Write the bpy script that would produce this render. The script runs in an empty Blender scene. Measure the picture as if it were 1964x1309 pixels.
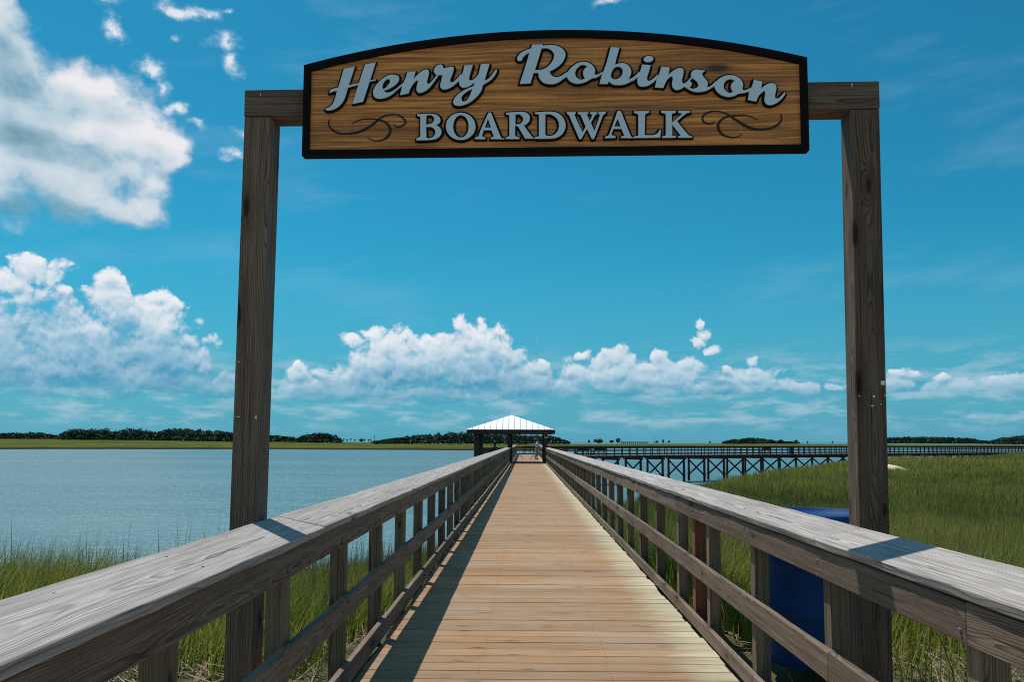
import bpy, bmesh, math, random
import numpy as np
from mathutils import Vector, Matrix, noise as mnoise

random.seed(11); rng = np.random.default_rng(5)
R = math.radians
scn = bpy.context.scene
col = scn.collection

# ------------------------------------------------------------------ camera
CAMZ = 1.49; F = 1580.0; W0, H0 = 1964.0, 1309.0
PITCH = math.atan(123 / F); YAW = math.atan(27 / F); ROLL = R(0.2); SHY = 70.0
fw = Vector((-math.sin(YAW) * math.cos(PITCH), math.cos(YAW) * math.cos(PITCH), math.sin(PITCH)))
r0 = Vector((math.cos(YAW), math.sin(YAW), 0)); u0 = r0.cross(fw)
rt = math.cos(ROLL) * r0 + math.sin(ROLL) * u0
up = -math.sin(ROLL) * r0 + math.cos(ROLL) * u0
CAM = Vector((0, 0, CAMZ))
cd = bpy.data.cameras.new('camera'); cam = bpy.data.objects.new('camera', cd); col.objects.link(cam)
m3 = Matrix((rt, up, -fw)).transposed().to_4x4(); m3.translation = CAM
cam.matrix_world = m3
cd.sensor_width = 36; cd.lens = 36 * F / W0; cd.shift_y = SHY / W0
cd.clip_start = 0.05; cd.clip_end = 60000
scn.camera = cam

def ray(px, py):
    return (fw * F + rt * (px - W0 / 2) + up * (H0 / 2 + SHY - py)).normalized()
def atY(px, py, Y):
    d = ray(px, py); return CAM + d * (Y / d.y)
def atZ(px, py, z):
    d = ray(px, py); return CAM + d * ((z - CAMZ) / d.z)

# ------------------------------------------------------------------ materials
def newmat(name):
    m = bpy.data.materials.new(name); m.use_nodes = True
    nt = m.node_tree; b = nt.nodes['Principled BSDF']
    return m, nt, b
class N:
    """small node helper"""
    def __init__(s, nt): s.nt = nt
    def n(s, t, **k):
        x = s.nt.nodes.new(t)
        for a, v in k.items(): setattr(x, a, v)
        return x
    def inp(s, node, i, v):
        if v is None: return
        if isinstance(v, (int, float)) or isinstance(v, tuple): node.inputs[i].default_value = v
        else: s.nt.links.new(v, node.inputs[i])
    def m(s, op, a, b=None, c=None, clamp=False):
        x = s.n('ShaderNodeMath', operation=op, use_clamp=clamp)
        s.inp(x, 0, a); s.inp(x, 1, b); s.inp(x, 2, c); return x.outputs[0]
    def v(s, op, a, b=None, c=None, out=0):
        x = s.n('ShaderNodeVectorMath', operation=op)
        s.inp(x, 0, a); s.inp(x, 1, b); s.inp(x, 2, c)
        return x.outputs['Value'] if out == 'v' else x.outputs[0]
    def sep(s, a):
        x = s.n('ShaderNodeSeparateXYZ'); s.inp(x, 0, a); return x.outputs
    def com(s, a, b, c=0.0):
        x = s.n('ShaderNodeCombineXYZ'); s.inp(x, 0, a); s.inp(x, 1, b); s.inp(x, 2, c); return x.outputs[0]
    def noise(s, vec, scale=1., detail=3., rough=.55, dim='3D', w=None, dist=0., out=0):
        x = s.n('ShaderNodeTexNoise', noise_dimensions=dim)
        s.inp(x, 'Vector', vec); s.inp(x, 'Scale', scale); s.inp(x, 'Detail', detail); s.inp(x, 'Roughness', rough)
        s.inp(x, 'Distortion', dist)
        if w is not None: s.inp(x, 'W', w)
        return x.outputs[out]
    def vor(s, vec, scale=1., feature='F1', detail=0., rough=.5, dim='2D', smooth=None, rand=1., out=0):
        x = s.n('ShaderNodeTexVoronoi', feature=feature, voronoi_dimensions=dim)
        s.inp(x, 'Vector', vec); s.inp(x, 'Scale', scale); s.inp(x, 'Detail', detail); s.inp(x, 'Roughness', rough)
        s.inp(x, 'Randomness', rand)
        if smooth is not None: s.inp(x, 'Smoothness', smooth)
        return x.outputs[out]
    def ramp(s, f, lo, hi, a=0., b=1., kind='SMOOTHSTEP'):
        x = s.n('ShaderNodeMapRange', interpolation_type=kind)
        s.inp(x, 0, f); s.inp(x, 1, lo); s.inp(x, 2, hi); s.inp(x, 3, a); s.inp(x, 4, b); return x.outputs[0]
    def mix(s, f, a, b, mode='MIX'):
        x = s.n('ShaderNodeMix', data_type='RGBA', blend_type=mode)
        s.inp(x, 0, f); s.inp(x, 6, a + (1.,) if isinstance(a, tuple) and len(a) == 3 else a)
        s.inp(x, 7, b + (1.,) if isinstance(b, tuple) and len(b) == 3 else b); return x.outputs[2]
    def attr(s, name, out='Vector'):
        return s.n('ShaderNodeAttribute', attribute_name=name).outputs[out]
    def bump(s, h, dist=.002, strength=.6):
        x = s.n('ShaderNodeBump'); s.inp(x, 'Height', h); s.inp(x, 'Distance', dist); s.inp(x, 'Strength', strength); return x.outputs[0]

def wood(name, base, dark, grey, greyamt=.6, ring=.011, rough=.8, knots=.5, bump=.0016, algae=None, vary=.22, contrast=.8, deck=False, swirl=1.):
    m, nt, b = newmat(name); n = N(nt)
    g = n.attr('grain'); bid = n.attr('bid', 'Fac')
    gx, gy, gz = n.sep(g)[:3]
    w = n.m('MULTIPLY', bid, 91.7)
    low = n.noise(n.com(n.m('MULTIPLY', gx, .9), n.m('MULTIPLY', gy, 4.), n.m('MULTIPLY', gz, 4.)), 1., 3., .5, '4D', w)
    mid = n.noise(n.com(n.m('MULTIPLY', gx, 3.), n.m('MULTIPLY', gy, 16.), n.m('MULTIPLY', gz, 16.)), 1., 3., .6, '4D', w)
    # knots: sparse cells, ellipse along the grain, growth rings bend round them
    kv = n.n('ShaderNodeTexVoronoi', voronoi_dimensions='2D', feature='F1')
    n.inp(kv, 'Vector', n.com(n.m('MULTIPLY_ADD', gx, 1.5, n.m('MULTIPLY', bid, 37.)), n.m('ADD', n.m('MULTIPLY', gy, 5.5), n.m('MULTIPLY', gz, 5.5))))
    n.inp(kv, 'Scale', 1.); kd = kv.outputs['Distance']
    kd = n.m('MULTIPLY', kd, n.ramp(n.sep(kv.outputs['Color'])[1], 0., 1., .75, 2.4, 'LINEAR'))
    ksel = n.ramp(n.sep(kv.outputs['Color'])[0], 1 - knots - .02, 1 - knots + .02)
    kin = n.m('MULTIPLY', n.ramp(kd, .07, .15, 1., 0.), ksel)
    kout = n.m('MULTIPLY', n.ramp(kd, .1, .45, 1., 0.), ksel)
    off = n.m('MULTIPLY', n.m('SUBTRACT', n.m('FRACT', n.m('MULTIPLY', bid, 7.31)), .5), .16)
    hy = n.m('ADD', n.m('ADD', gy, off), n.m('MULTIPLY', n.m('SUBTRACT', low, .5), .10 * swirl))
    hz = n.m('ADD', n.m('ADD', gz, n.m('MULTIPLY', n.m('SUBTRACT', low, .42), .13 * swirl)), .025)
    r = n.m('SQRT', n.m('ADD', n.m('MULTIPLY', hy, hy), n.m('MULTIPLY', hz, hz)))
    r = n.m('ADD', r, n.m('MULTIPLY', n.m('SUBTRACT', mid, .5), .006))
    r = n.m('ADD', r, n.m('MULTIPLY', kout, .03))
    ph = n.m('FRACT', n.m('DIVIDE', r, ring))
    rings = n.m('MULTIPLY', n.m('POWER', ph, 3.2), n.ramp(ph, .90, 1., 1., 0.))     # slow rise, quick fall: late wood
    fib = n.noise(n.com(n.m('MULTIPLY', gx, 6.), n.m('MULTIPLY', gy, 320.), n.m('MULTIPLY', gz, 320.)), 1., 2., .6, '4D', w)
    ringv = n.noise(n.com(n.m('MULTIPLY', gx, 1.2), n.m('DIVIDE', r, ring * 3.1), 0.), 1., 2., .6, '4D', w)
    rings = n.m('MULTIPLY', rings, n.ramp(ringv, .25, .65, .25, 1.25))
    crack = n.ramp(n.noise(n.com(n.m('MULTIPLY', gx, 1.6), n.m('MULTIPLY', gy, 75.), n.m('MULTIPLY', gz, 75.)), 1., 2., .5, '4D', w), .67, .74)
    blot = n.noise(n.com(n.m('MULTIPLY', gx, 1.8), n.m('MULTIPLY', gy, 9.), n.m('MULTIPLY', gz, 9.)), 1., 4., .6, '4D', n.m('ADD', w, 5.))
    rr = n.m('FRACT', n.m('MULTIPLY', bid, 13.7))
    c = n.mix(n.m('MULTIPLY', rings, contrast), base, dark)
    c = n.mix(n.m('MULTIPLY', n.ramp(blot, .3, .7), greyamt), c, n.mix(n.m('MULTIPLY', rings, contrast), grey, tuple(x * .5 for x in grey)))
    c = n.mix(n.ramp(fib, .3, .75, .0, .5), c, dark)
    strk = n.noise(n.com(n.m('MULTIPLY', gx, 1.1), n.m('MULTIPLY', gy, 55.), n.m('MULTIPLY', gz, 55.)), 1., 4., .65, '4D', n.m('ADD', w, 3.))
    c = n.mix(n.ramp(strk, .42, .72, 0., .55), c, dark)
    c = n.mix(n.ramp(strk, .46, .26, 0., .35), c, tuple(min(1., x * 1.25) for x in base))
    c = n.mix(n.m('MULTIPLY', crack, .75), c, tuple(x * .25 for x in dark))
    c = n.mix(n.m('MULTIPLY', kout, .35), c, dark)
    c = n.mix(n.m('MULTIPLY', kin, .8), c, tuple(x * .3 for x in dark))
    if deck:
        pz = n.n('ShaderNodeNewGeometry').outputs['Position']
        big = n.noise(pz, .9, 5., .65); c = n.mix(n.ramp(big, .35, .7, 0., .45), c, (.33, .27, .215)); c = n.mix(n.ramp(n.noise(pz, 2.3, 4., .6), .56, .74, 0., .5), c, (.20, .125, .08))
        dots = None
        for x0 in (-1.16, -.44, .41, 1.16):
            a_ = n.m('SUBTRACT', gx, x0); b_ = n.m('SUBTRACT', n.m('ABSOLUTE', gy), .055)
            d_ = n.m('SQRT', n.m('ADD', n.m('MULTIPLY', a_, a_), n.m('MULTIPLY', b_, b_))); dots = d_ if dots is None else n.m('MINIMUM', dots, d_)
        c = n.mix(n.ramp(dots, .0045, .008, .85, 0.), c, (.03, .02, .015))
    if algae:
        a = n.m('MULTIPLY', n.ramp(n.m('ADD', gx, n.m('MULTIPLY', n.m('SUBTRACT', mid, .5), .7)), .78, 1.22), .8)
        c = n.mix(a, c, algae)
    c = n.mix(1., c, n.com(*(3 * [n.ramp(rr, 0., 1., 1 - vary, 1 + vary, 'LINEAR')])), 'MULTIPLY')
    nt.links.new(c, b.inputs['Base Color'])
    b.inputs['Roughness'].default_value = rough; b.inputs['Specular IOR Level'].default_value = .25
    h = n.m('SUBTRACT', n.m('ADD', n.m('MULTIPLY', rings, .5), n.m('MULTIPLY', fib, .4)), n.m('MULTIPLY', crack, 1.2))
    nt.links.new(n.bump(h, bump, .8), b.inputs['Normal'])
    return m

def plain(name, c, rough=.6, metal=0., var=.15, scale=4., spec=.4, bumpd=0.):
    m, nt, b = newmat(name); n = N(nt)
    tc = n.n('ShaderNodeTexCoord').outputs['Object']
    f = n.noise(tc, scale, 5., .6)
    cc = n.mix(f, tuple(x * (1 - var) for x in c), tuple(min(1, x * (1 + var)) for x in c))
    nt.links.new(cc, b.inputs['Base Color']); b.inputs['Roughness'].default_value = rough
    b.inputs['Metallic'].default_value = metal; b.inputs['Specular IOR Level'].default_value = spec
    if bumpd: nt.links.new(n.bump(n.noise(tc, scale * 6, 4.), bumpd, .6), b.inputs['Normal'])
    return m

M = {}
M['cap'] = wood('weathered_cap_wood', (.51, .46, .43), (.115, .09, .08), (.53, .515, .505), .55, .0066, knots=.06, contrast=1.1, vary=.07, swirl=.5)
M['rail'] = wood('weathered_rail_wood', (.26, .188, .136), (.042, .025, .016), (.29, .235, .19), .55, .0075, knots=.36, contrast=1.5)
M['post'] = wood('treated_post_wood', (.25, .195, .125), (.060, .040, .024), (.26, .215, .155), .55, .009, knots=.5, contrast=1.4)
M['signpost'] = wood('sign_post_wood', (.225, .152, .105), (.045, .027, .018), (.25, .19, .15), .65, .009, knots=.75, contrast=1.4)
M['deck'] = wood('deck_wood', (.44, .255, .124), (.18, .090, .042), (.37, .255, .155), .55, .010, knots=.33, deck=True, algae=(.50, .47, .33), vary=.12, contrast=.6, bump=.0012)
M['dark'] = wood('dark_pier_wood', (.070, .043, .032), (.030, .017, .013), (.078, .055, .045), .5, .012)
M['pierdeck'] = wood('far_pier_deck_wood', (.30, .22, .16), (.15, .1, .07), (.3, .25, .2), .5, .012)
M['reddish'] = wood('reddish_post_wood', (.26, .105, .06), (.12, .045, .028), (.22, .11, .08), .4, .010)
M['galv'] = plain('galvanised_steel', (.16, .18, .175), .55, .6)
M['plate'] = plain('pale_notice_plate', (.42, .42, .42), .6)
M['white'] = plain('white_paper', (.8, .8, .8), .7)
M['black'] = plain('black_sign_paint', (.006, .005, .005), .75, var=.3, scale=20, spec=.12)
M['letter'] = plain('pale_blue_sign_paint', (.58, .74, .83), .5, var=.08, scale=8)
M['scroll'] = plain('dark_scroll_paint', (.012, .006, .006), .5)
M['barrel'] = plain('blue_barrel_plastic', (.006, .050, .18), .6, var=.3, scale=3, spec=.15)
M['seam'] = plain('roof_seam_metal', (.7, .7, .7), .5)
M['metalroof'] = plain('white_metal_roof', (.84, .84, .84), .5, var=.02, spec=.3)
M['nail'] = plain('rusty_nail', (.03, .022, .018), .6)
M['skin'] = plain('skin', (.20, .10, .065), .5, var=.08)
M['hair'] = plain('dark_hair', (.012, .01, .01), .6)
M['shirt'] = plain('white_shirt_cloth', (.66, .72, .74), .8, var=.1)
M['trouser'] = plain('grey_trouser_cloth', (.20, .25, .25), .8, var=.15)
M['shoe'] = plain('dark_shoe', (.03, .02, .02), .6)
M['dcloth'] = plain('dark_cloth', (.02, .018, .02), .8)
M['sand'] = plain('pale_sand', (.62, .52, .40), .9, var=.15, bumpd=.02)
M['concrete'] = plain('bridge_concrete', (.12, .2, .25), .8)

def signface():
    m, nt, b = newmat('sandblasted_cedar'); n = N(nt)
    tc = n.n('ShaderNodeTexCoord').outputs['Object']; x, y, z = n.sep(tc)[:3]
    wv = n.noise(n.com(n.m('MULTIPLY', x, 1.3), 0., n.m('MULTIPLY', z, 3.)), 1., 2.)
    zz = n.m('ADD', z, n.m('MULTIPLY', wv, .05))
    f1 = n.noise(n.com(n.m('MULTIPLY', x, 1.8), 0., n.m('MULTIPLY', zz, 95.)), 1., 3., .6)
    f2 = n.noise(n.com(n.m('MULTIPLY', x, .6), 3., n.m('MULTIPLY', zz, 16.)), 1., 2., .6)
    sp = n.noise(n.com(n.m('MULTIPLY', x, 40.), 7., n.m('MULTIPLY', z, 200.)), 1., 2., .6)
    ridge = n.ramp(f1, .38, .64)
    c = n.mix(ridge, (.36, .115, .022), (.90, .37, .075))
    c = n.mix(n.ramp(f2, .40, .62, 0., .55), c, (.17, .058, .014))
    c = n.mix(n.ramp(sp, .55, .75, 0., .4), c, (.78, .42, .13))
    # burnt looking knot above the last letters
    dx = n.m('DIVIDE', n.m('SUBTRACT', x, .805), .085); dz = n.m('DIVIDE', n.m('SUBTRACT', z, 3.335), .028)
    kn = n.m('ADD', n.m('SQRT', n.m('ADD', n.m('MULTIPLY', dx, dx), n.m('MULTIPLY', dz, dz))), n.m('MULTIPLY', n.m('SUBTRACT', f1, .5), 1.2))
    c = n.mix(n.ramp(kn, .35, 1.25, .85, 0.), c, (.012, .010, .006))
    nt.links.new(c, b.inputs['Base Color']); b.inputs['Roughness'].default_value = .55
    nt.links.new(n.bump(n.m('ADD', f1, n.m('MULTIPLY', sp, .3)), .004, .7), b.inputs['Normal'])
    return m
M['cedar'] = signface()

def leafmat(name, cols, trans=.35, rough=.55):
    m, nt, b = newmat(name); n = N(nt)
    rnd = n.attr('rnd', 'Fac'); t = n.attr('tip', 'Fac')
    cr = n.n('ShaderNodeValToRGB'); cr.color_ramp.elements[0].color = cols[0] + (1,); cr.color_ramp.elements[1].color = cols[-1] + (1,)
    for i, c in enumerate(cols[1:-1]):
        e = cr.color_ramp.elements.new((i + 1) / (len(cols) - 1)); e.color = c + (1,)
    n.inp(cr, 0, rnd)
    c = n.mix(n.m('MULTIPLY', n.ramp(t, .55, 1.), .5), cr.outputs[0], (.30, .25, .11))
    nt.links.new(c, b.inputs['Base Color']); b.inputs['Roughness'].default_value = rough; b.inputs['Specular IOR Level'].default_value = .2
    tr = n.n('ShaderNodeBsdfTranslucent'); nt.links.new(c, tr.inputs[0])
    mx = n.n('ShaderNodeMixShader'); mx.inputs[0].default_value = trans
    nt.links.new(b.outputs[0], mx.inputs[1]); nt.links.new(tr.outputs[0], mx.inputs[2])
    nt.links.new(mx.outputs[0], nt.nodes['Material Output'].inputs[0])
    return m
M['grass'] = leafmat('cordgrass_blades', [(.038, .062, .008), (.095, .150, .014), (.22, .275, .026), (.42, .36, .09)], .45)
M['straw'] = leafmat('dead_straw', [(.12, .085, .05), (.24, .18, .11), (.38, .31, .21)], .1)
M['pine'] = leafmat('far_foliage', [(.018, .050, .042), (.034, .078, .050), (.058, .112, .056)], .1)  # distance haze put into the leaf colours, lightened and shifted toward blue
M['trunk'] = plain('bark', (.05, .038, .03), .9)

def groundmat():
    m, nt, b = newmat('marsh_soil'); n = N(nt)
    p = n.n('ShaderNodeNewGeometry').outputs['Position']
    f = n.noise(p, .8, 6., .65); f2 = n.noise(p, 9., 5., .7)
    c = n.mix(f, (.055, .055, .02), (.09, .095, .025)); c = n.mix(n.ramp(f2, .45, .7), c, (.12, .095, .06))
    yy = n.sep(p)[1]; c = n.mix(n.ramp(n.m('ADD', yy, n.m('MULTIPLY', f, 2.)), .8, -.6), c, n.mix(f2, (.32, .24, .15), (.48, .38, .26)))  # unseen pale sand behind the camera, added to bounce warm light onto the sign
    nt.links.new(c, b.inputs['Base Color']); b.inputs['Roughness'].default_value = .95
    nt.links.new(n.bump(f2, .08, .8), b.inputs['Normal']); return m
M['soil'] = groundmat()
def farmarsh():
    m, nt, b = newmat('far_marsh_grass'); n = N(nt)
    p = n.n('ShaderNodeNewGeometry').outputs['Position']; x, y, z = n.sep(p)[:3]
    f = n.noise(n.com(n.m('MULTIPLY', x, .01), n.m('MULTIPLY', y, .035)), 1., 5., .6)
    f2 = n.noise(n.com(n.m('MULTIPLY', x, .15), n.m('MULTIPLY', y, .3)), 1., 4., .7)
    c = n.mix(n.ramp(f, .35, .65), (.048, .060, .008), (.120, .125, .015)); c = n.mix(n.ramp(f2, .4, .7, 0., .5), c, (.045, .062, .016))
    c = n.mix(n.ramp(z, -2.95, -2.55, 1., 0.), c, (.03, .028, .018))
    nt.links.new(c, b.inputs['Base Color']); b.inputs['Roughness'].default_value = 1.; b.inputs['Specular IOR Level'].default_value = .05
    return m
M['farmarsh'] = farmarsh()
def watermat():
    m, nt, b = newmat('estuary_water'); n = N(nt)
    p = n.n('ShaderNodeNewGeometry').outputs['Position']; x, y, z = n.sep(p)[:3]
    w1 = n.noise(n.com(n.m('MULTIPLY', x, .55), n.m('MULTIPLY', y, 1.5)), 1., 4., .65)
    w2 = n.noise(n.com(n.m('MULTIPLY', x, .05), n.m('MULTIPLY', y, .14)), 1., 4., .6)
    st = n.noise(n.com(n.m('MULTIPLY', x, .006), n.m('MULTIPLY', y, .035)), 1., 3., .6)
    c = n.mix(n.ramp(st, .3, .7), (.07, .160, .188), (.10, .205, .228))
    nt.links.new(c, b.inputs['Base Color']); b.inputs['IOR'].default_value = 1.33
    nt.links.new(n.ramp(st, .3, .7, .28, .40), b.inputs['Roughness']); b.inputs['Specular IOR Level'].default_value = .4
    nt.links.new(n.bump(n.m('ADD', w1, n.m('MULTIPLY', w2, 3.)), .42, .85), b.inputs['Normal']); return m
M['water'] = watermat()

# ------------------------------------------------------------------ mesh helpers
class MB:
    def __init__(s): s.v = []; s.f = []; s.g = []; s.b = []
    def quadbox(s, P, dims, bid=None):
        """P: 8 corners (x-,x+ / y-,y+ / z-,z+ order xyz bits), dims: local half sizes for the grain"""
        bid = random.random() if bid is None else bid
        o = len(s.v); s.v += [tuple(p) for p in P]
        ax = sorted(range(3), key=lambda i: -dims[i])
        for i in range(8):
            loc = [((i >> k & 1) * 2 - 1) * dims[k] for k in range(3)]
            s.g.append((loc[ax[0]], loc[ax[1]], loc[ax[2]])); s.b.append(bid)
        s.f += [tuple(o + i for i in q) for q in ((0, 2, 3, 1), (4, 5, 7, 6), (0, 1, 5, 4), (2, 6, 7, 3), (0, 4, 6, 2), (1, 3, 7, 5))]
    def box(s, c, size, X=None, Y=None, Z=None, bid=None):
        c = Vector(c); h = [d / 2 for d in size]
        X = Vector(X) if X is not None else Vector((1, 0, 0)); Y = Vector(Y) if Y is not None else Vector((0, 1, 0)); Z = Vector(Z) if Z is not None else X.cross(Y)
        P = [c + X * h[0] * ((i & 1) * 2 - 1) + Y * h[1] * ((i >> 1 & 1) * 2 - 1) + Z * h[2] * ((i >> 2 & 1) * 2 - 1) for i in range(8)]
        s.quadbox(P, h, bid)
    def loft(s, a, b, X, Z, w, t, step=.28, amp=.0028, bid=None):
        """a board from a to b, section w (along X) by t (along Z), its edges slightly uneven along the length"""
        a, b = Vector(a), Vector(b); L = (b - a).length; k = max(1, int(L / step)); bid = random.random() if bid is None else bid; o = len(s.v)
        cr = random.uniform(-.5, .5) * amp * 1.5
        for i in range(k + 1):
            f = i / k; c = a.lerp(b, f) + X * (cr * math.sin(math.pi * f) * 2)
            for hx, hz in ((-1, -1), (1, -1), (1, 1), (-1, 1)):
                jx, jz = random.gauss(0, amp * .5), random.gauss(0, amp * .3)
                s.v.append(tuple(c + X * (hx * w / 2 + jx) + Z * (hz * t / 2 + jz)))
                yz = (hx * w / 2, hz * t / 2) if w >= t else (hz * t / 2, hx * w / 2)
                s.g.append(((f - .5) * L, *yz)); s.b.append(bid)
            if i:
                q = o + 4 * i
                for e in range(4): s.f.append((q - 4 + e, q - 4 + (e + 1) % 4, q + (e + 1) % 4, q + e))
        s.f.append((o + 3, o + 2, o + 1, o)); q = o + 4 * k; s.f.append((q, q + 1, q + 2, q + 3))
    def bb(s, x0, x1, y0, y1, z0, z1, bid=None):
        s.box(((x0 + x1) / 2, (y0 + y1) / 2, (z0 + z1) / 2), (x1 - x0, y1 - y0, z1 - z0), bid=bid)
    def bar(s, a, b, w, t, upv=(0, 0, 1), bid=None):
        a, b = Vector(a), Vector(b); L = (b - a); X = L.normalized(); Y = Vector(upv).cross(X).normalized(); Z = X.cross(Y)
        s.box((a + b) / 2, (L.length, w, t), X, Y, Z, bid)
    def cyl(s, a, b, r0, r1=None, n=12, bid=None):
        a, b = Vector(a), Vector(b); r1 = r0 if r1 is None else r1; bid = random.random() if bid is None else bid
        X = (b - a).normalized(); Y = X.orthogonal().normalized(); Z = X.cross(Y); o = len(s.v); L = (b - a).length
        for k in range(n):
            an = 2 * math.pi * k / n; d = Y * math.cos(an) + Z * math.sin(an)
            for p, r, t in ((a, r0, -L / 2), (b, r1, L / 2)):
                s.v.append(tuple(p + d * r)); s.g.append((t, math.cos(an) * r, math.sin(an) * r)); s.b.append(bid)
        for k in range(n):
            i, j = o + 2 * k, o + 2 * ((k + 1) % n); s.f.append((i, j, j + 1, i + 1))
        s.f.append(tuple(o + 2 * k for k in range(n))[::-1]); s.f.append(tuple(o + 2 * k + 1 for k in range(n)))
    def lathe(s, c, prof, n=40, bid=.5):
        o = len(s.v); c = Vector(c)
        for (r, z) in prof:
            for k in range(n):
                an = 2 * math.pi * k / n; s.v.append((c.x + r * math.cos(an), c.y + r * math.sin(an), c.z + z)); s.g.append((z, r, 0)); s.b.append(bid)
        for i in range(len(prof) - 1):
            for k in range(n):
                a = o + i * n + k; b2 = o + i * n + (k + 1) % n; s.f.append((a, b2, b2 + n, a + n))
        s.f.append(tuple(o + k for k in range(n))[::-1]); s.f.append(tuple(o + (len(prof) - 1) * n + k for k in range(n)))
    def build(s, name, mat, parent=None, bevel=0., smooth=False, seg=2):
        me = bpy.data.meshes.new(name); me.from_pydata(s.v, [], s.f)
        a = me.attributes.new('grain', 'FLOAT_VECTOR', 'POINT'); a.data.foreach_set('vector', np.array(s.g, 'f').ravel())
        a = me.attributes.new('bid', 'FLOAT', 'POINT'); a.data.foreach_set('value', np.array(s.b, 'f'))
        me.materials.append(mat)
        if smooth: me.polygons.foreach_set('use_smooth', [True] * len(me.polygons))
        o = bpy.data.objects.new(name, me); col.objects.link(o)
        if parent: o.parent = parent; o.matrix_parent_inverse = parent.matrix_world.inverted()
        if bevel:
            b = o.modifiers.new('bevel', 'BEVEL'); b.width = bevel; b.segments = seg; b.limit_method = 'ANGLE'; b.angle_limit = R(50)
        return o

def tag(o, label=None, cat=None, group=None, kind=None):
    if label: o['label'] = label
    if cat: o['category'] = cat
    if group: o['group'] = group
    if kind: o['kind'] = kind
    return o
def empty(name, loc, label, cat, group=None):
    o = bpy.data.objects.new(name, None); col.objects.link(o); o.location = loc
    o.matrix_world = Matrix.Translation(Vector(loc)); o.empty_display_size = .2
    return tag(o, label, cat, group)
def rawmesh(name, verts, faces, mat, attrs=None, parent=None, smooth=False):
    """numpy mesh: faces (n,k) array of one size"""
    verts = np.asarray(verts, 'f'); faces = np.asarray(faces, 'i'); k = faces.shape[1]
    me = bpy.data.meshes.new(name); me.vertices.add(len(verts)); me.vertices.foreach_set('co', verts.ravel())
    me.loops.add(faces.size); me.loops.foreach_set('vertex_index', faces.ravel())
    me.polygons.add(len(faces)); me.polygons.foreach_set('loop_start', np.arange(0, faces.size, k, dtype='i'))
    me.polygons.foreach_set('loop_total', np.full(len(faces), k, 'i'))
    if smooth: me.polygons.foreach_set('use_smooth', np.ones(len(faces), bool))
    for nm, d in (attrs or {}).items():
        a = me.attributes.new(nm, 'FLOAT', 'POINT'); a.data.foreach_set('value', np.asarray(d, 'f'))
    me.update(calc_edges=True); me.validate(); me.materials.append(mat)
    o = bpy.data.objects.new(name, me); col.objects.link(o)
    if parent: o.parent = parent; o.matrix_parent_inverse = parent.matrix_world.inverted()
    return o

# ------------------------------------------------------------------ boardwalk
XL, XR = -1.07, 1.35            # inner faces of the rail boards
Y0, Y1 = -0.6, 96.0
SP = 1.253; PY = 2.59 - 2 * SP
bw = empty('boardwalk', (0, 0, 0), 'long straight boardwalk of tan cross planks between grey wooden railings', 'boardwalk')
d = MB(); y = Y0
while y < Y1:
    j = random.uniform(-.004, .004)
    d.box(((XL + XR) / 2 + j * 3, y + .094, -.019 + random.uniform(-.002, .0015)), (XR - XL - .012, .1822 + j * .4, .038))
    y += .1905
d.build('plank_deck', M['deck'], bw, .006)
for x in (XL + .05, -.3, .55, XR - .05):
    j = MB(); yy = Y0
    while yy < Y1: j.bb(x - .02, x + .02, yy, min(yy + 4.8, Y1), -.25, -.0395); yy += 4.806
    j.build('joist', M['dark'], bw)
for yy in np.arange(9, 96, 3.76):
    for x in (XL - .02, XR + .02):
        p = MB(); p.cyl((x, yy, -4.6), (x, yy, -.255), .11, .105, 10); p.build('pile', M['dark'], bw)

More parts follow.
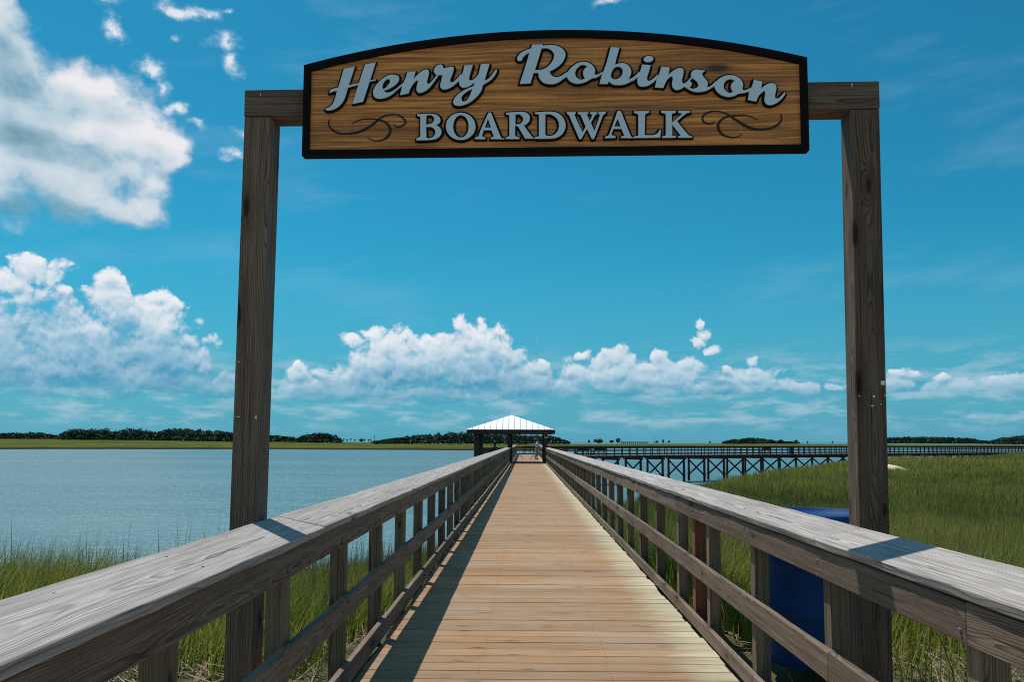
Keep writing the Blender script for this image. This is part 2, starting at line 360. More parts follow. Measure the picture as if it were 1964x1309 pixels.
def railing(side, label):
    s = -1 if side < 0 else 1
    xi = XL if s < 0 else XR
    xco, xci = (-1.303, -1.044) if s < 0 else (1.56, 1.33)
    zo, zi = CAMZ - .39, CAMZ - .443
    t = empty('railing', (xi, 0, 0), label, 'railing', 'railings along the boardwalk')
    # sloping cap: long boards end to end, top face falls toward the walk
    c = MB(); fb = MB(); mr = MB(); kb = MB()
    sl = Vector((xci - xco, 0, zi - zo)); wd = sl.length; sx = sl.normalized(); nz = Vector((-sx.z, 0, sx.x)); nz = nz if nz.z > 0 else -nz
    def run(mb, fn, start, length):
        yy = start
        while yy < Y1:
            y2 = min(yy + length, Y1); fn(mb, max(yy, Y0), y2 - .003); yy = y2
    def capf(mb, a, b):
        k = max(1, int((b - a) / .6)); bid = random.random(); dx = random.uniform(-.004, .004)
        mid = Vector(((xco + xci) / 2 + dx, (a + b) / 2, (zo + zi) / 2 - .019 + random.uniform(-.002, .002)))
        mb.loft(mid - Vector((0, (b - a) / 2, 0)), mid + Vector((0, (b - a) / 2, 0)), sx, nz, wd, .038, .24, .0034, bid)
    run(c, capf, 3.86 - 4.88 if s > 0 else 5.2 - 4.88 - .9, 4.88)
    cap = c.build('cap_rail', M['cap'], t, .007, seg=3)
    x1 = xi + s * .038
    lo, hi = min(xi, x1), max(xi, x1)
    run(fb, lambda m, a, b: m.loft(((lo + hi) / 2, a, .9375 + (.006 if s < 0 else 0)), ((lo + hi) / 2, b, .9375 + (.006 if s < 0 else 0)), Vector((1, 0, 0)), Vector((0, 0, 1)), .038, .131 + (.012 if s < 0 else 0), .3, .002), 2.6 - 4.88 if s > 0 else 6.1 - 4.88, 4.88)
    fb.build('upper_board', M['rail'], t, .004)
    run(mr, lambda m, a, b: m.loft(((lo + hi) / 2, a, .489), ((lo + hi) / 2, b, .489), Vector((1, 0, 0)), Vector((0, 0, 1)), .038, .134, .3, .0034), 3.8 - 3.76, 3.76)
    mr.build('middle_board', M['rail'], t, .005)
    run(kb, lambda m, a, b: m.bb(lo, hi, a, b, .012, .140 if s < 0 else .108), 5.05 - 3.76, 3.76)
    kb.build('bottom_board', M['rail'], t, .004)
    k = 0; y = PY
    while y < Y1:
        p = MB(); xa = xi + s * .039; xb = xi + s * .128
        p.bb(min(xa, xb), max(xa, xb), y, y + .089, -.55, 1.0 if s > 0 else 1.015)
        p.build('post', M['post'], t, .003)
        if 1 < y < 12:
            for zz in ((.965, .90) if k % 2 else (.93,)):
                if random.random() < .8 or zz < .95:
                    b = MB(); b.cyl((xi - s * .006, y + .045, zz - .02), (xi + s * .001, y + .045, zz - .02), .0065, .0085, 10)
                    b.build('bolt', M['galv'], t)
        y += SP; k += 1
    if s > 0:
        p = MB(); p.bb(xi + .045, xi + .165, 6.90, 7.02, -.55, .995); p.build('brace_post', M['reddish'], t, .003)['label'] = 'reddish brown post between grey posts'
    y = 1.0
    while y < 14:
        for f in (.2, .8):
            q = Vector((xco, y + random.uniform(-.06, .06), zo)) + sl * (f + random.uniform(-.06, .06)) + nz * .0005
            nl = MB(); nl.cyl(q - nz * .002, q + nz * .0006, .0045, .0045, 8); nl.build('nail', M['nail'], t)
        y += .62
    return t
railing(-1, 'left grey railing with a sloped cap beside the open water')
railing(1, 'right grey railing with a sloped cap in front of the blue barrel')

# ------------------------------------------------------------------ entrance arch and hanging sign
YR, YL = 3.99, 4.06
s_ = .14
pr = atY(1648.5, 1000, YR); plf = atY(494, 1000, YL)      # inner front edges of the posts
th = math.atan2(YL - YR, pr.x - plf.x)                     # the frame stands slightly turned
ex = Vector((math.cos(th), -math.sin(th), 0)); ey = Vector((math.sin(th), math.cos(th), 0)); ez = Vector((0, 0, 1))
O = Vector(((pr.x + plf.x) / 2, (YL + YR) / 2, 0))
half = (pr - plf).xy.length / 2
def planehit(px, py, off=0.):
    dd = ray(px, py); p0 = O + ey * off; k = (p0 - CAM).dot(ey) / dd.dot(ey); q = CAM + dd * k - O
    return q.dot(ex), q.z
zt = (planehit(500, 173)[1] + planehit(1660, 155)[1]) / 2; zb = (planehit(500, 222)[1] + planehit(1660, 209)[1]) / 2
print('beam z', [round(planehit(*q)[1], 3) for q in ((476, 173.5), (1684, 155), (540, 239), (1612, 228))])
print('arch half', half, 'z', zt, zb, 'yaw', math.degrees(th))
arch = empty('entrance_arch', O, 'tall brown timber arch of two posts and a crossbeam over the boardwalk', 'arch')
for sg in (-1, 1):
    LN = .0075                                          # both posts lean a touch to the right
    tz = (ez + ex * LN).normalized(); tx = (ex - ez * LN).normalized()
    p = MB(); p.box(O + ex * (sg * (half + s_ / 2) + LN * ((zb - .6) / 2 - 1.1)) + ey * s_ / 2 + ez * ((zb - .003 - .6) / 2), (s_, s_, zb - .003 + .6), tx, ey, tz)
    p.build('post', M['signpost'], arch, .004)
p = MB(); p.box(O + ex * LN * (zb - 1.1) + ey * s_ / 2 + ez * ((zt + zb) / 2), (2 * half + 2 * s_ + .004, s_ + .006, zt - zb), ex, ey); p.build('crossbeam', M['signpost'], arch, .004)
for (px, py, w, h) in ((1693, 735, .018, .02), (1648, 760, .005, .006), (1676, 761, .01, .01), (1697, 759, .005, .006), (1690, 776, .006, .005), (1673, 779, .012, .006), (457, 800, .012, .006), (491, 801, .008, .014), (458, 695, .01, .004), (1634, 163, .004, .018), (500, 181, .004, .012)):
    a, z = planehit(px, py, -.002); q = MB(); q.box(O + ex * a + ez * z - ey * .0025, (w, .003, h), ex, ey); q.build('staple', M['white'], arch)

SOFF = -.062                                                # sign board hangs in front of the beam
sgn = empty('sign_board', O + ey * SOFF + ez * planehit(1066, 300, SOFF)[1], 'carved cedar sign reading Henry Robinson Boardwalk hung on the crossbeam', 'sign')
def S(px, py): return planehit(px, py, SOFF)
def arcpts(a, b, c, n=60):
    (ax, ay), (bx, by), (cx, cy) = a, b, c
    dd = 2 * (ax * (by - cy) + bx * (cy - ay) + cx * (ay - by))
    ux = ((ax * ax + ay * ay) * (by - cy) + (bx * bx + by * by) * (cy - ay) + (cx * cx + cy * cy) * (ay - by)) / dd
    uy = ((ax * ax + ay * ay) * (cx - bx) + (bx * bx + by * by) * (ax - cx) + (cx * cx + cy * cy) * (bx - ax)) / dd
    r = math.hypot(ax - ux, ay - uy); t0 = math.atan2(ay - uy, ax - ux); t1 = math.atan2(cy - uy, cx - ux)
    return [(ux + r * math.cos(t0 + (t1 - t0) * i / n), uy + r * math.sin(t0 + (t1 - t0) * i / n)) for i in range(n + 1)]
TL, TM, TR, BL, BR = S(582, 124), S(1062, 57), S(1548, 110), S(579.5, 297), S(1553, 289)
xl = (TL[0] + BL[0]) / 2; xr = (TR[0] + BR[0]) / 2; zl = (BL[1] + BR[1]) / 2; zs = (TL[1] + TR[1]) / 2
outer = [(xl, zl), (xr, zl)] + arcpts((xr, zs), ((xl + xr) / 2, TM[1]), (xl, zs))
iTL, iTM, iTR, iBL, iBR = S(597, 136), S(1062, 71), S(1534, 121), S(592, 288), S(1538, 276)
ixl = (iTL[0] + iBL[0]) / 2; ixr = (iTR[0] + iBR[0]) / 2; izl = (iBL[1] + iBR[1]) / 2; izs = (iTL[1] + iTR[1]) / 2
inner = [(ixl, izl), (ixr, izl)] + arcpts((ixr, izs), ((ixl + ixr) / 2, iTM[1]), (ixl, izs))
print('sign', xl, xr, zl, zs, 'w', xr - xl)
sx0 = (xl + xr) / 2
SM = Matrix((ex, -ey, ez)).transposed().to_4x4()           # sign plane: x right, y toward the viewer, z up
SM.translation = O + ey * SOFF
def signmesh(name, verts, faces, mat):
    me = bpy.data.meshes.new(name); me.from_pydata(verts, [], faces); me.materials.append(mat)
    o = bpy.data.objects.new(name, me); col.objects.link(o); o.parent = sgn; o.matrix_parent_inverse = sgn.matrix_world.inverted(); o.matrix_world = SM
    return o
n_ = len(outer)
# body: back slab and raised black rim round a recessed cedar face
v = []; f = []
for yy, L in ((-.055, outer), (0., outer), (0., inner), (-.012, inner)):
    v += [(x, yy, z) for x, z in L]
for k in range(n_):
    k2 = (k + 1) % n_
    for a in range(3): f.append((a * n_ + k, a * n_ + k2, (a + 1) * n_ + k2, (a + 1) * n_ + k))
f.append(tuple(range(n_))[::-1])
fr = signmesh('rim', v, f, M['black'])
signmesh('cedar_face', [(x, -.0125, z) for x, z in inner], [tuple(range(n_))], M['cedar'])

def smooth(pts, per=6):
    """closed outline; points flagged 'C' (third item) stay sharp, the rest are rounded (Catmull-Rom)"""
    P = [(p[0], p[1]) for p in pts]; C = [len(p) > 2 for p in pts]; n = len(P); out = []
    for i in range(n):
        p1, p2 = P[i], P[(i + 1) % n]
        p0 = P[i - 1] if not C[i] else (2 * p1[0] - p2[0], 2 * p1[1] - p2[1])
        p3 = P[(i + 2) % n] if not C[(i + 1) % n] else (2 * p2[0] - p1[0], 2 * p2[1] - p1[1])
        if C[i] and C[(i + 1) % n]: out.append(p1); continue
        for k in range(per):
            t = k / per
            out.append(tuple(.5 * ((2 * b) + (-a + c) * t + (2 * a - 5 * b + 4 * c - d_) * t * t + (-a + 3 * b - 3 * c + d_) * t ** 3) for a, b, c, d_ in zip(p0, p1, p2, p3)))
    return out
def P(s):
    out = []
    for tkn in s.split():
        c = tkn.endswith('C'); a, b = tkn.rstrip('C').split(','); out.append((float(a), float(b), 1) if c else (float(a), float(b)))
    return out
def ell(cx, cy, rx, ry, rot=0, n=28):
    return [(cx + rx * math.cos(t) * math.cos(rot) - ry * math.sin(t) * math.sin(rot), cy + rx * math.cos(t) * math.sin(rot) + ry * math.sin(t) * math.cos(rot)) for t in [2 * math.pi * i / n for i in range(n)]]
CA, CB, CC, CD = (610, 100, 10.911), (780, 100, 10.911), (985, 70, 10.911), (1140, 80, 10.911)
CE, CF, CG, CH, CI = (1300, 100, 8.927), (620, 200, 10.911), (790, 200, 7.274), (1040, 195, 6.547), (1330, 190, 8.539)
L = []
L.append(('H', CA, [P('545,355C 775,310C 645,700C 860,655C 985,265C 1210,220C 1090,600C 1210,578C 1205,597C 1080,622C 1000,870 945,1040C 725,1090C 850,690C 630,745C 560,970 490,1085 400,1165 300,1212 200,1225 150,1195C 240,1160 310,1095 350,1000 405,820C 330,825 235,860C 270,795 330,770 430,745C 490,540')]))
L.append(('e', CA, [P('1590,480 1480,490 1360,560 1250,660 1180,760 1155,850 1175,930 1230,970 1310,978 1420,955 1540,895 1640,810 1765,705C 1775,660C 1700,720 1600,800 1500,848 1425,848 1375,810C 1480,775 1600,705 1680,620 1700,550 1670,500'), P('1450,570 1490,570 1510,610 1490,670 1430,745 1370,780C 1350,740 1365,670 1400,610')]))
L.append(('n', CB, [P('15,430C 188,408C 145,575C 230,480 330,400 410,372 455,385 468,430 450,530 425,625 440,665 485,660 560,580 640,480C 672,485C 600,590 520,700 430,790 340,840 265,855 220,825 208,770 222,690 238,620 222,598 185,615 110,710 70,790 40,865C -135,905C -95,740 -100,690 -60,640 -15,530')]))
L.append(('r', CB, [P('765,345C 860,328 950,312 988,335 978,400 940,510 912,600 930,638 985,628 1060,555 1140,455C 1140,560C 1060,640 960,720 860,772 775,785 720,755 705,700 725,610 755,485C 660,482 605,465 575,420 580,365 625,300 690,268 740,272 762,305')]))
L.append(('y', CB, [P('1205,290C 1385,280C 1335,440 1308,545 1325,595 1375,595 1445,545 1500,475 1530,370 1555,260C 1735,255C 1680,430 1632,612C 1720,560 1790,480 1855,385 1885,372 1890,400 1835,505 1745,600 1640,665 1597,692C 1572,790 1505,895 1400,1000 1280,1078 1150,1122 1050,1125 990,1095 978,1040 1025,945 1125,855 1250,785 1400,722C 1425,640C 1350,695 1270,735 1180,748 1120,712 1102,650 1100,560C 1165,460 1190,390'), P('1378,775C 1345,870 1305,950 1255,1020 1200,1045 1160,1020 1150,955 1185,895 1265,830')]))
L.append(('R', CC, [P('385,175C 605,170C 625,200C 740,185 880,195 1000,245 1070,320 1085,400 1050,500 970,600 860,680 750,735C 780,800 840,845 920,855 1000,830 1110,750C 1120,840C 1060,875 960,950 850,995 740,1000 640,975 570,920 530,850 520,765C 420,765C 355,985C 130,995C 200,780 270,560 335,340C 260,380 200,440 175,505C 120,515 80,490 80,440 140,360 240,300 370,250C'), P('585,255C 700,248 790,290 845,375 835,470 780,570 690,655 590,700 445,710C 500,540')]))
L.append(('o', CC, [P('1470,535 1580,560 1660,620 1705,710 1692,805C 1760,800 1860,745C 1850,790C 1740,860 1640,880 1590,910 1480,965 1370,990 1260,980 1170,930 1120,860 1108,790 1170,700 1250,620 1350,560'), P('1545,632C 1480,600 1400,610 1330,670 1290,750 1300,830 1350,890 1430,910 1495,880C 1465,830 1455,750 1480,690')]))
L.append(('b', CD, [P('340,120C 525,135C 480,280 428,490C 510,462 605,455 695,492 752,565 770,640 752,715 712,795C 790,765 860,710 925,640C 925,725C 840,800 740,850 640,893 530,910 420,905 350,875 310,835C 275,888C 105,885C 165,670C 215,560 275,370'), P('480,525 550,540 585,590 590,650 555,730 480,785 410,795 360,765 345,700 375,610 420,550')]))
L.append(('i', CD, [P('990,485C 1175,500C 1130,660 1098,765 1115,820 1165,822 1240,770 1320,685C 1320,765C 1210,870 1105,928 1010,945 940,928 903,875 900,800 905,690C 955,620 980,545')]))
L.append(('dot', CD, [ell(1130, 370, 102, 63, -.1)]))
L.append(('n', CD, [P('1395,525C 1578,545C 1545,705C 1625,630 1715,575 1795,555 1852,580 1865,640 1848,730 1830,820 1850,878 1905,875 1985,800C 1880,948C 1790,1000 1710,1012 1645,968 1622,880 1640,770 1618,732 1570,750 1505,825 1440,970C 1265,960C 1305,780C 1350,680 1378,600')]))
L.append(('s', CE, [P('325,305 465,322C 415,372 435,425 490,490 512,540 495,605C 560,585 650,500C 650,565C 560,625 480,665 380,685 280,680 190,645 105,590C 85,555C 150,515 205,455 230,420 222,385 240,340 275,312'), P('243,445C 305,490 345,545 345,590 305,622 245,632 190,605C 228,580 240,540 200,502C')]))
L.append(('o', CE, [P('870,400 980,415 1070,470 1112,550 1105,630 1112,655C 1160,655 1240,615C 1225,680C 1120,705 1040,715 960,755 860,768 760,745 680,690 635,620 625,560 680,480 770,425'), P('980,495C 900,465 830,490 785,550 785,620 830,680 890,705 945,685C 915,640 905,580 930,530')]))
L.append(('n', CE, [P('1300,480C 1445,515C 1420,635C 1490,575 1570,540 1640,545 1678,585 1680,650 1660,740 1665,790 1710,800 1760,760 1810,705 1835,705 1820,750 1760,820 1680,880 1590,910 1520,895 1480,830 1490,740 1490,680 1470,672 1410,720 1370,770 1340,850C 1195,820C 1225,660C 1270,580')]))
L.append(('B', CG, [P('75,145C 75,165C 120,178C 118,460C 65,485C 65,508C 240,502 340,485 400,435 415,380 390,330 340,297C 385,265 400,222 380,178 320,145 220,138'), P('205,160C 260,155 305,180 310,230 280,270 200,290C'), P('200,320C 265,320 315,350 328,400 305,455 250,480 205,475C')]))
L.append(('O', CG, [ell(682, 312, 207, 190), ell(685, 312, 108, 158)]))
L.append(('A', CG, [P('1070,120C 1105,120C 1240,455 1290,475C 1290,490C 1100,490C 1100,470C 1145,455C 1110,365C 1005,365C 975,450C 1025,470C 1025,490C 880,490C 880,470C 930,450C 975,330'), P('1062,205C 1105,330C 1020,330C')]))
L.append(('R', CG, [P('1310,125C 1420,115 1520,110 1600,125 1645,175 1640,230 1600,280 1560,300C 1680,460 1705,470C 1705,482C 1580,482C 1480,310C 1440,300C 1440,450C 1500,470C 1500,488C 1310,488C 1310,470C 1360,450C 1360,150C 1315,145C'), P('1445,150C 1500,145 1545,180 1550,230 1515,275 1445,290C')]))
L.append(('D', CH, [P('-93,140C 60,130 170,140 250,190 290,270 285,350 240,420 160,460 50,468 -96,468C -96,452C -42,440C -42,165C -93,155C'), P('40,160C 110,165 180,210 210,290 195,370 140,425 70,435 38,420C')]))
L.append(('W', CH, [P('305,135C 420,138C 418,155C 402,170C 505,390C 545,320C 480,165C 445,155C 445,138C 578,138C 578,155C 555,165C 598,250C 630,165C 600,155C 600,138C 690,138C 690,155C 665,170C 610,270C 655,375C 725,170C 705,155C 705,135C 800,132C 795,150C 765,170C 650,470C 622,472C 562,345C 490,472C 465,472C 340,180C 310,152C')]))
L.append(('A', CH, [P('945,120C 985,120C 1110,430 1150,445C 1150,460C 985,460C 985,445C 1030,430C 995,345C 895,345C 865,420C 920,440C 920,458C 785,462C 785,445C 830,430C 860,360'), P('945,215C 985,315C 905,318C')]))
L.append(('L', CH, [P('1150,125C 1340,122C 1340,140C 1290,160C 1285,425C 1380,425 1440,405 1470,360C 1490,362C 1480,455C 1140,460C 1140,445C 1205,430C 1205,160C 1150,142C')]))
L.append(('K', CH, [P('1490,122C 1675,122C 1675,142C 1625,155C 1625,270C 1760,155C 1705,140C 1705,122C 1855,122C 1855,140C 1800,155 1690,250C 1830,420 1880,440C 1880,455C 1705,455C 1705,440C 1740,430C 1630,290C 1630,430C 1680,440C 1680,455C 1505,458C 1505,440C 1550,430C 1550,155C 1495,140C')]))

def curve_mesh(splines, **kw):
    cu = bpy.data.curves.new('outline', 'CURVE'); cu.dimensions = kw.get('dim', '2D')
    for a, v_ in kw.items():
        if a != 'dim': setattr(cu, a, v_)
    for pts in splines:
        sp = cu.splines.new('POLY'); sp.points.add(len(pts) - 1); sp.use_cyclic_u = True
        for q, (x, z) in zip(sp.points, pts): q.co = (x, z, 0, 1)
    o = bpy.data.objects.new('outline', cu); col.objects.link(o)
    dg = bpy.context.evaluated_depsgraph_get(); me = bpy.data.meshes.new_from_object(o.evaluated_get(dg))
    bpy.data.objects.remove(o); bpy.data.curves.remove(cu)
    return me
# one black outline bead and one raised pale face per letter
for idx, (nm, (cx, cy, sc), outs) in enumerate(L):
    spl = []
    for pts in outs:
        q = pts if len(pts) == 28 and not any(len(p) > 2 for p in pts) else smooth(pts)
        spl.append([S(cx + x / sc, cy + y_ / sc) for x, y_ in q])
    me = curve_mesh(spl, fill_mode='BOTH', extrude=.004)
    zoff = .0015 + (idx % 5) * .0004
    me.transform(Matrix(((1, 0, 0, 0), (0, 0, 1, zoff), (0, 1, 0, 0), (0, 0, 0, 1)))); me.flip_normals()
    me.materials.clear(); me.materials.append(M['letter'])
    o = bpy.data.objects.new('letter', me); col.objects.link(o); o.parent = sgn; o.matrix_parent_inverse = sgn.matrix_world.inverted(); o.matrix_world = SM
    me = curve_mesh(spl, dim='3D', bevel_depth=.0112, bevel_resolution=2, fill_mode='FULL')
    me.transform(Matrix(((1, 0, 0, 0), (0, 0, .5, -.0066 - (idx % 5) * .0003), (0, 1, 0, 0), (0, 0, 0, 1)))); me.flip_normals()
    me.materials.clear(); me.materials.append(M['black'])
    ol = bpy.data.objects.new('black_outline', me); col.objects.link(ol); ol.parent = o; ol.matrix_parent_inverse = SM.inverted(); ol.matrix_world = SM
def open_smooth(pts, per=8):
    out = []; n = len(pts)
    for i in range(n - 1):
        p0 = pts[max(i - 1, 0)]; p1 = pts[i]; p2 = pts[i + 1]; p3 = pts[min(i + 2, n - 1)]
        for k in range(per):
            t = k / per; out.append(tuple(.5 * ((2 * b) + (-a + c) * t + (2 * a - 5 * b + 4 * c - d_) * t * t + (-a + 3 * b - 3 * c + d_) * t ** 3) for a, b, c, d_ in zip(p0, p1, p2, p3)))
    out.append(pts[-1]); return out
scrolls = [(CF, [[(135, 280, 8), (100, 350, 24), (110, 430, 30), (180, 520, 36), (320, 590, 40), (480, 597, 34), (650, 580, 44), (800, 535, 50), (950, 455, 48), (1100, 345, 42), (1180, 275, 36), (1290, 220, 28), (1420, 195, 24), (1540, 200, 28), (1640, 250, 34), (1710, 330, 38), (1700, 390, 36), (1630, 440, 30), (1550, 455, 28), (1490, 435, 22), (1460, 405, 12)],
     [(585, 400, 6), (650, 355, 14), (760, 310, 20), (900, 288, 22), (1050, 292, 26), (1200, 320, 34), (1310, 375, 44), (1380, 460, 54), (1390, 560, 52), (1340, 660, 46), (1250, 720, 32), (1130, 750, 24), (1020, 735, 20), (910, 685, 10)]]),
    (CI, [[(1430, 220, 6), (1455, 280, 20), (1440, 350, 30), (1370, 420, 34), (1260, 465, 34), (1130, 485, 34), (1000, 475, 42), (870, 430, 46), (740, 350, 40), (610, 265, 32), (500, 205, 22), (380, 185, 20), (270, 195, 24), (180, 245, 28), (155, 310, 30), (185, 365, 26), (260, 390, 24), (320, 380, 20), (355, 352, 8)],
     [(1065, 325, 6), (980, 285, 12), (880, 258, 18), (760, 252, 18), (620, 262, 24), (500, 300, 34), (420, 380, 40), (415, 460, 42), (455, 540, 40), (540, 595, 26), (640, 615, 22), (730, 605, 16), (800, 570, 8)]])]
for (cx, cy, sc), paths in scrolls:
    v = []; f = []
    for pi, path in enumerate(paths):
        q = open_smooth(path); o0 = len(v); k = abs(S(cx + 1 / sc, cy)[0] - S(cx, cy)[0])
        pts = [S(cx + a / sc, cy + b / sc) for a, b, w in q]
        for i, (x, z) in enumerate(pts):
            x1, z1 = pts[max(i - 1, 0)]; x2, z2 = pts[min(i + 1, len(pts) - 1)]; l = math.hypot(x2 - x1, z2 - z1) or 1
            nx, nz = -(z2 - z1) / l, (x2 - x1) / l; h = q[i][2] * k * .5; yy = -.0095 + pi * .0006
            v += [(x + nx * h, yy, z + nz * h), (x - nx * h, yy, z - nz * h)]
            if i: a = o0 + 2 * i; f.append((a - 2, a - 1, a + 1, a))
        # thickness
    n0 = len(v); v += [(a, -.0124, c) for a, b, c in v]; f2 = [tuple(n0 + i for i in q)[::-1] for q in f]
    f3 = []
    for q in f:
        f3 += [(q[0], q[3], n0 + q[3], n0 + q[0]), (q[1], n0 + q[1], n0 + q[2], q[2])]
    signmesh('scrollwork', v, f + f2 + f3, M['scroll'])

# ------------------------------------------------------------------ blue barrel beside the railing
by = 5.42; bx = (1557 - 1009) / F * by; bx = max(bx, XR + .128 + .365)
b = MB(); rr = .345
b.lathe((bx, by, .10), [(p_, q_ * .845) for p_, q_ in [(rr * .93, 0), (rr * .97, .02), (rr * .97, .06), (rr, .1), (rr, .36), (rr + .012, .38), (rr + .012, .41), (rr, .43), (rr, .72), (rr + .012, .74), (rr + .012, .77), (rr, .79), (rr, .93), (rr * .985, .945), (rr * .985, .965), (rr, .975), (rr, .995), (rr * .975, 1.01), (rr * .975, 1.04), (rr + .016, 1.055), (rr + .016, 1.085), (rr + .004, 1.098), (rr + .004, 1.112), (rr - .012, 1.12), (rr - .02, 1.115), (rr - .022, 1.09)]], 56)
tag(b.build('barrel', M['barrel'], None, 0, True), 'large blue plastic barrel standing on the grass behind the near railing', 'barrel', 'blue barrels')

# ------------------------------------------------------------------ terrain
shore = np.array([(-400, -120), (-90, 2), (-60, 8), (-30, 12.5), (-11.4, 17), (-7.3, 19.5), (-4, 24), (-1, 29), (2, 35), (5.5, 44), (9.2, 51), (15.5, 66), (26.5, 90), (38, 108), (50, 124), (70, 135), (110, 175), (200, 250), (400, 420)], float)
WZ = -3.6
def ssmooth(a, b, x):
    t = np.clip((x - a) / (b - a), 0, 1); return t * t * (3 - 2 * t)
def gz(X, Y):
    X = np.asarray(X, float); Y = np.asarray(Y, float)
    ys = np.interp(X, shore[:, 0], shore[:, 1])
    dist = (ys - Y) * .7
    z = -.02 - 1.85 * np.where(X < 0, ssmooth(5.8, 15, Y), ssmooth(6, 18, Y)) + .9 * ssmooth(60, 160, Y) * ssmooth(20, 60, X)
    z = z + .06 * np.sin(X * .9 + 1.3 * np.sin(Y * .35)) * ssmooth(4, 12, Y) + .02 * np.sin(Y * 1.7 + X * .6)
    bank = ssmooth(-1.5, 3.0, dist)
    return np.where(dist > 3, z, z * bank + (-4.6) * (1 - bank))
gx = np.concatenate([np.arange(-90, -14, 4), np.arange(-14, 24, .6), np.arange(24, 300, 4)]); gy = np.concatenate([np.arange(-70, -10, 4), np.arange(-10, 50, .6), np.arange(50, 330, 3)])
GX, GY = np.meshgrid(gx, gy); GZ = gz(GX, GY); nx, ny = len(gx), len(gy)
idx = np.arange(nx * ny).reshape(ny, nx)
fc = np.stack([idx[:-1, :-1], idx[:-1, 1:], idx[1:, 1:], idx[1:, :-1]], -1).reshape(-1, 4)
tag(rawmesh('ground', np.stack([GX, GY, GZ], -1).reshape(-1, 3), fc, M['soil'], smooth=True), kind='structure', label='muddy marsh ground under the cordgrass around the boardwalk')
w = rawmesh('water', [(-26000, -40, WZ), (26000, -40, WZ), (26000, 45000, WZ), (-26000, 45000, WZ)], [(0, 1, 2, 3)], M['water'])
tag(w, kind='structure', label='wide blue green estuary with small ripples')
# far marsh
fs = [(-1500, 520), (-600, 430), (-281, 440), (-157, 487), (-32, 465), (15, 480), (60, 640), (110, 830), (350, 850), (700, 900), (1600, 980)]
fsx = np.array([p[0] for p in fs], float); fsy = np.array([p[1] for p in fs], float)
mx = np.linspace(-1500, 1600, 260); t_ = np.array([0, .004, .012, .03, .06, .1, .16, .25, .35, .5, .7, 1.])
V = []
for x in mx:
    yb = np.interp(x, fsx, fsy) + 5 * math.sin(x * .07) + 3 * math.sin(x * .19 + 1); ye = 1100 if x < 0 else 1100 + 900 * min(1, x / 300)
    for t in t_:
        Y = yb + (ye - yb) * t; zt_ = -2.35 + (.9 if x < 0 else .35) * t
        zt_ += 4.2 * float(ssmooth(-40, -330, -abs(x)) if False else ssmooth(60, 330, -x)) * float(ssmooth(.15, .7, t))
        V.append((x * (1 + .6 * t), Y, -3.7 if t == 0 else zt_ + .12 * math.sin(x * .3 + 40 * t)))
k = len(t_); idx = np.arange(len(mx) * k).reshape(len(mx), k)
fc = np.stack([idx[:-1, :-1], idx[1:, :-1], idx[1:, 1:], idx[:-1, 1:]], -1).reshape(-1, 4)
tag(rawmesh('far_marsh_terrain', V, fc, M['farmarsh'], smooth=True), kind='structure', label='flat green marsh bank across the water')
# sand spit in the right marsh
sv = []; sf = []
for i in range(25):
    for j in range(9):
        a = 2 * math.pi * i / 24; r = j / 8; sv.append((40.4 + 3.5 * r * math.cos(a) * (1 + .15 * math.sin(3 * a)), 94 + 3.2 * r * math.sin(a), -.92 - 1.1 * r * r))
idx = np.arange(25 * 9).reshape(25, 9); sf = np.stack([idx[:-1, :-1], idx[1:, :-1], idx[1:, 1:], idx[:-1, 1:]], -1).reshape(-1, 4)
tag(rawmesh('sand_ground', sv, sf, M['sand'], smooth=True), kind='structure', label='pale sand patch at the edge of the right marsh')

# ------------------------------------------------------------------ marsh grass
def blades(name, X, Y, Z, Hh, Wd, lean, mat, rnd, seg=3, flat=None):
    n = len(X); az = rng.uniform(0, 2 * np.pi, n); la = rng.normal(.6, 1.2, n)      # lean azimuth, wind from the left
    wx, wy = np.cos(az), np.sin(az)
    lx, ly = np.cos(la), np.sin(la)
    lean = lean * rng.uniform(.3, 1.6, n)
    vs = []; tip = []
    for s in range(seg):
        t = s / seg; ww = Wd * (1 - .55 * t ** 1.5) * .5
        cx = X + lx * lean * Hh * t ** 1.8; cy = Y + ly * lean * Hh * t ** 1.8; cz = Z + Hh * t * (1 - .25 * lean * t)
        vs.append(np.stack([cx - wx * ww, cy - wy * ww, cz], -1)); vs.append(np.stack([cx + wx * ww, cy + wy * ww, cz], -1)); tip += [t, t]
    vs.append(np.stack([X + lx * lean * Hh, Y + ly * lean * Hh, Z + Hh * (1 - .25 * lean)], -1)); tip.append(1.)
    K = 2 * seg + 1; Vv = np.stack(vs, 1).reshape(-1, 3); base = np.arange(n)[:, None] * K
    tris = []
    for s in range(seg - 1):
        a = 2 * s; tris += [(a, a + 1, a + 3), (a, a + 3, a + 2)]
    tris.append((2 * seg - 2, 2 * seg - 1, 2 * seg))
    Ff = np.concatenate([base + np.array(t)[None] for t in tris], 0)
    return rawmesh(name, Vv, Ff, mat, {'rnd': np.repeat(rnd, K), 'tip': np.tile(np.array(tip), n)})
def field(X, Y, sc, seed):
    return np.array([mnoise.noise(Vector((x * sc, y * sc, seed))) for x, y in zip(X, Y)])
def scatter(n, zmin, zmax, right):
    Zd = zmin * (zmax / zmin) ** rng.uniform(0, 1, n)
    u = rng.uniform(-.78, .78, n) if not right else rng.uniform(.0, .80, n)
    return u * Zd + np.sign(u) * rng.uniform(0, 1.2, n), Zd
X1, Yd1 = scatter(330000, 5.2, 60, False); X2, Yd2 = scatter(260000, 14, 200, True)
X = np.concatenate([X1, X2]); Y = np.concatenate([Yd1, Yd2])
ys = np.interp(X, shore[:, 0], shore[:, 1]); ed = (ys - Y) * .7
nz_ = field(X, Y, .28, 1.); nz2 = field(X, Y, .05, 4.)
under = (X > XL - .25) & (X < XR + .25)
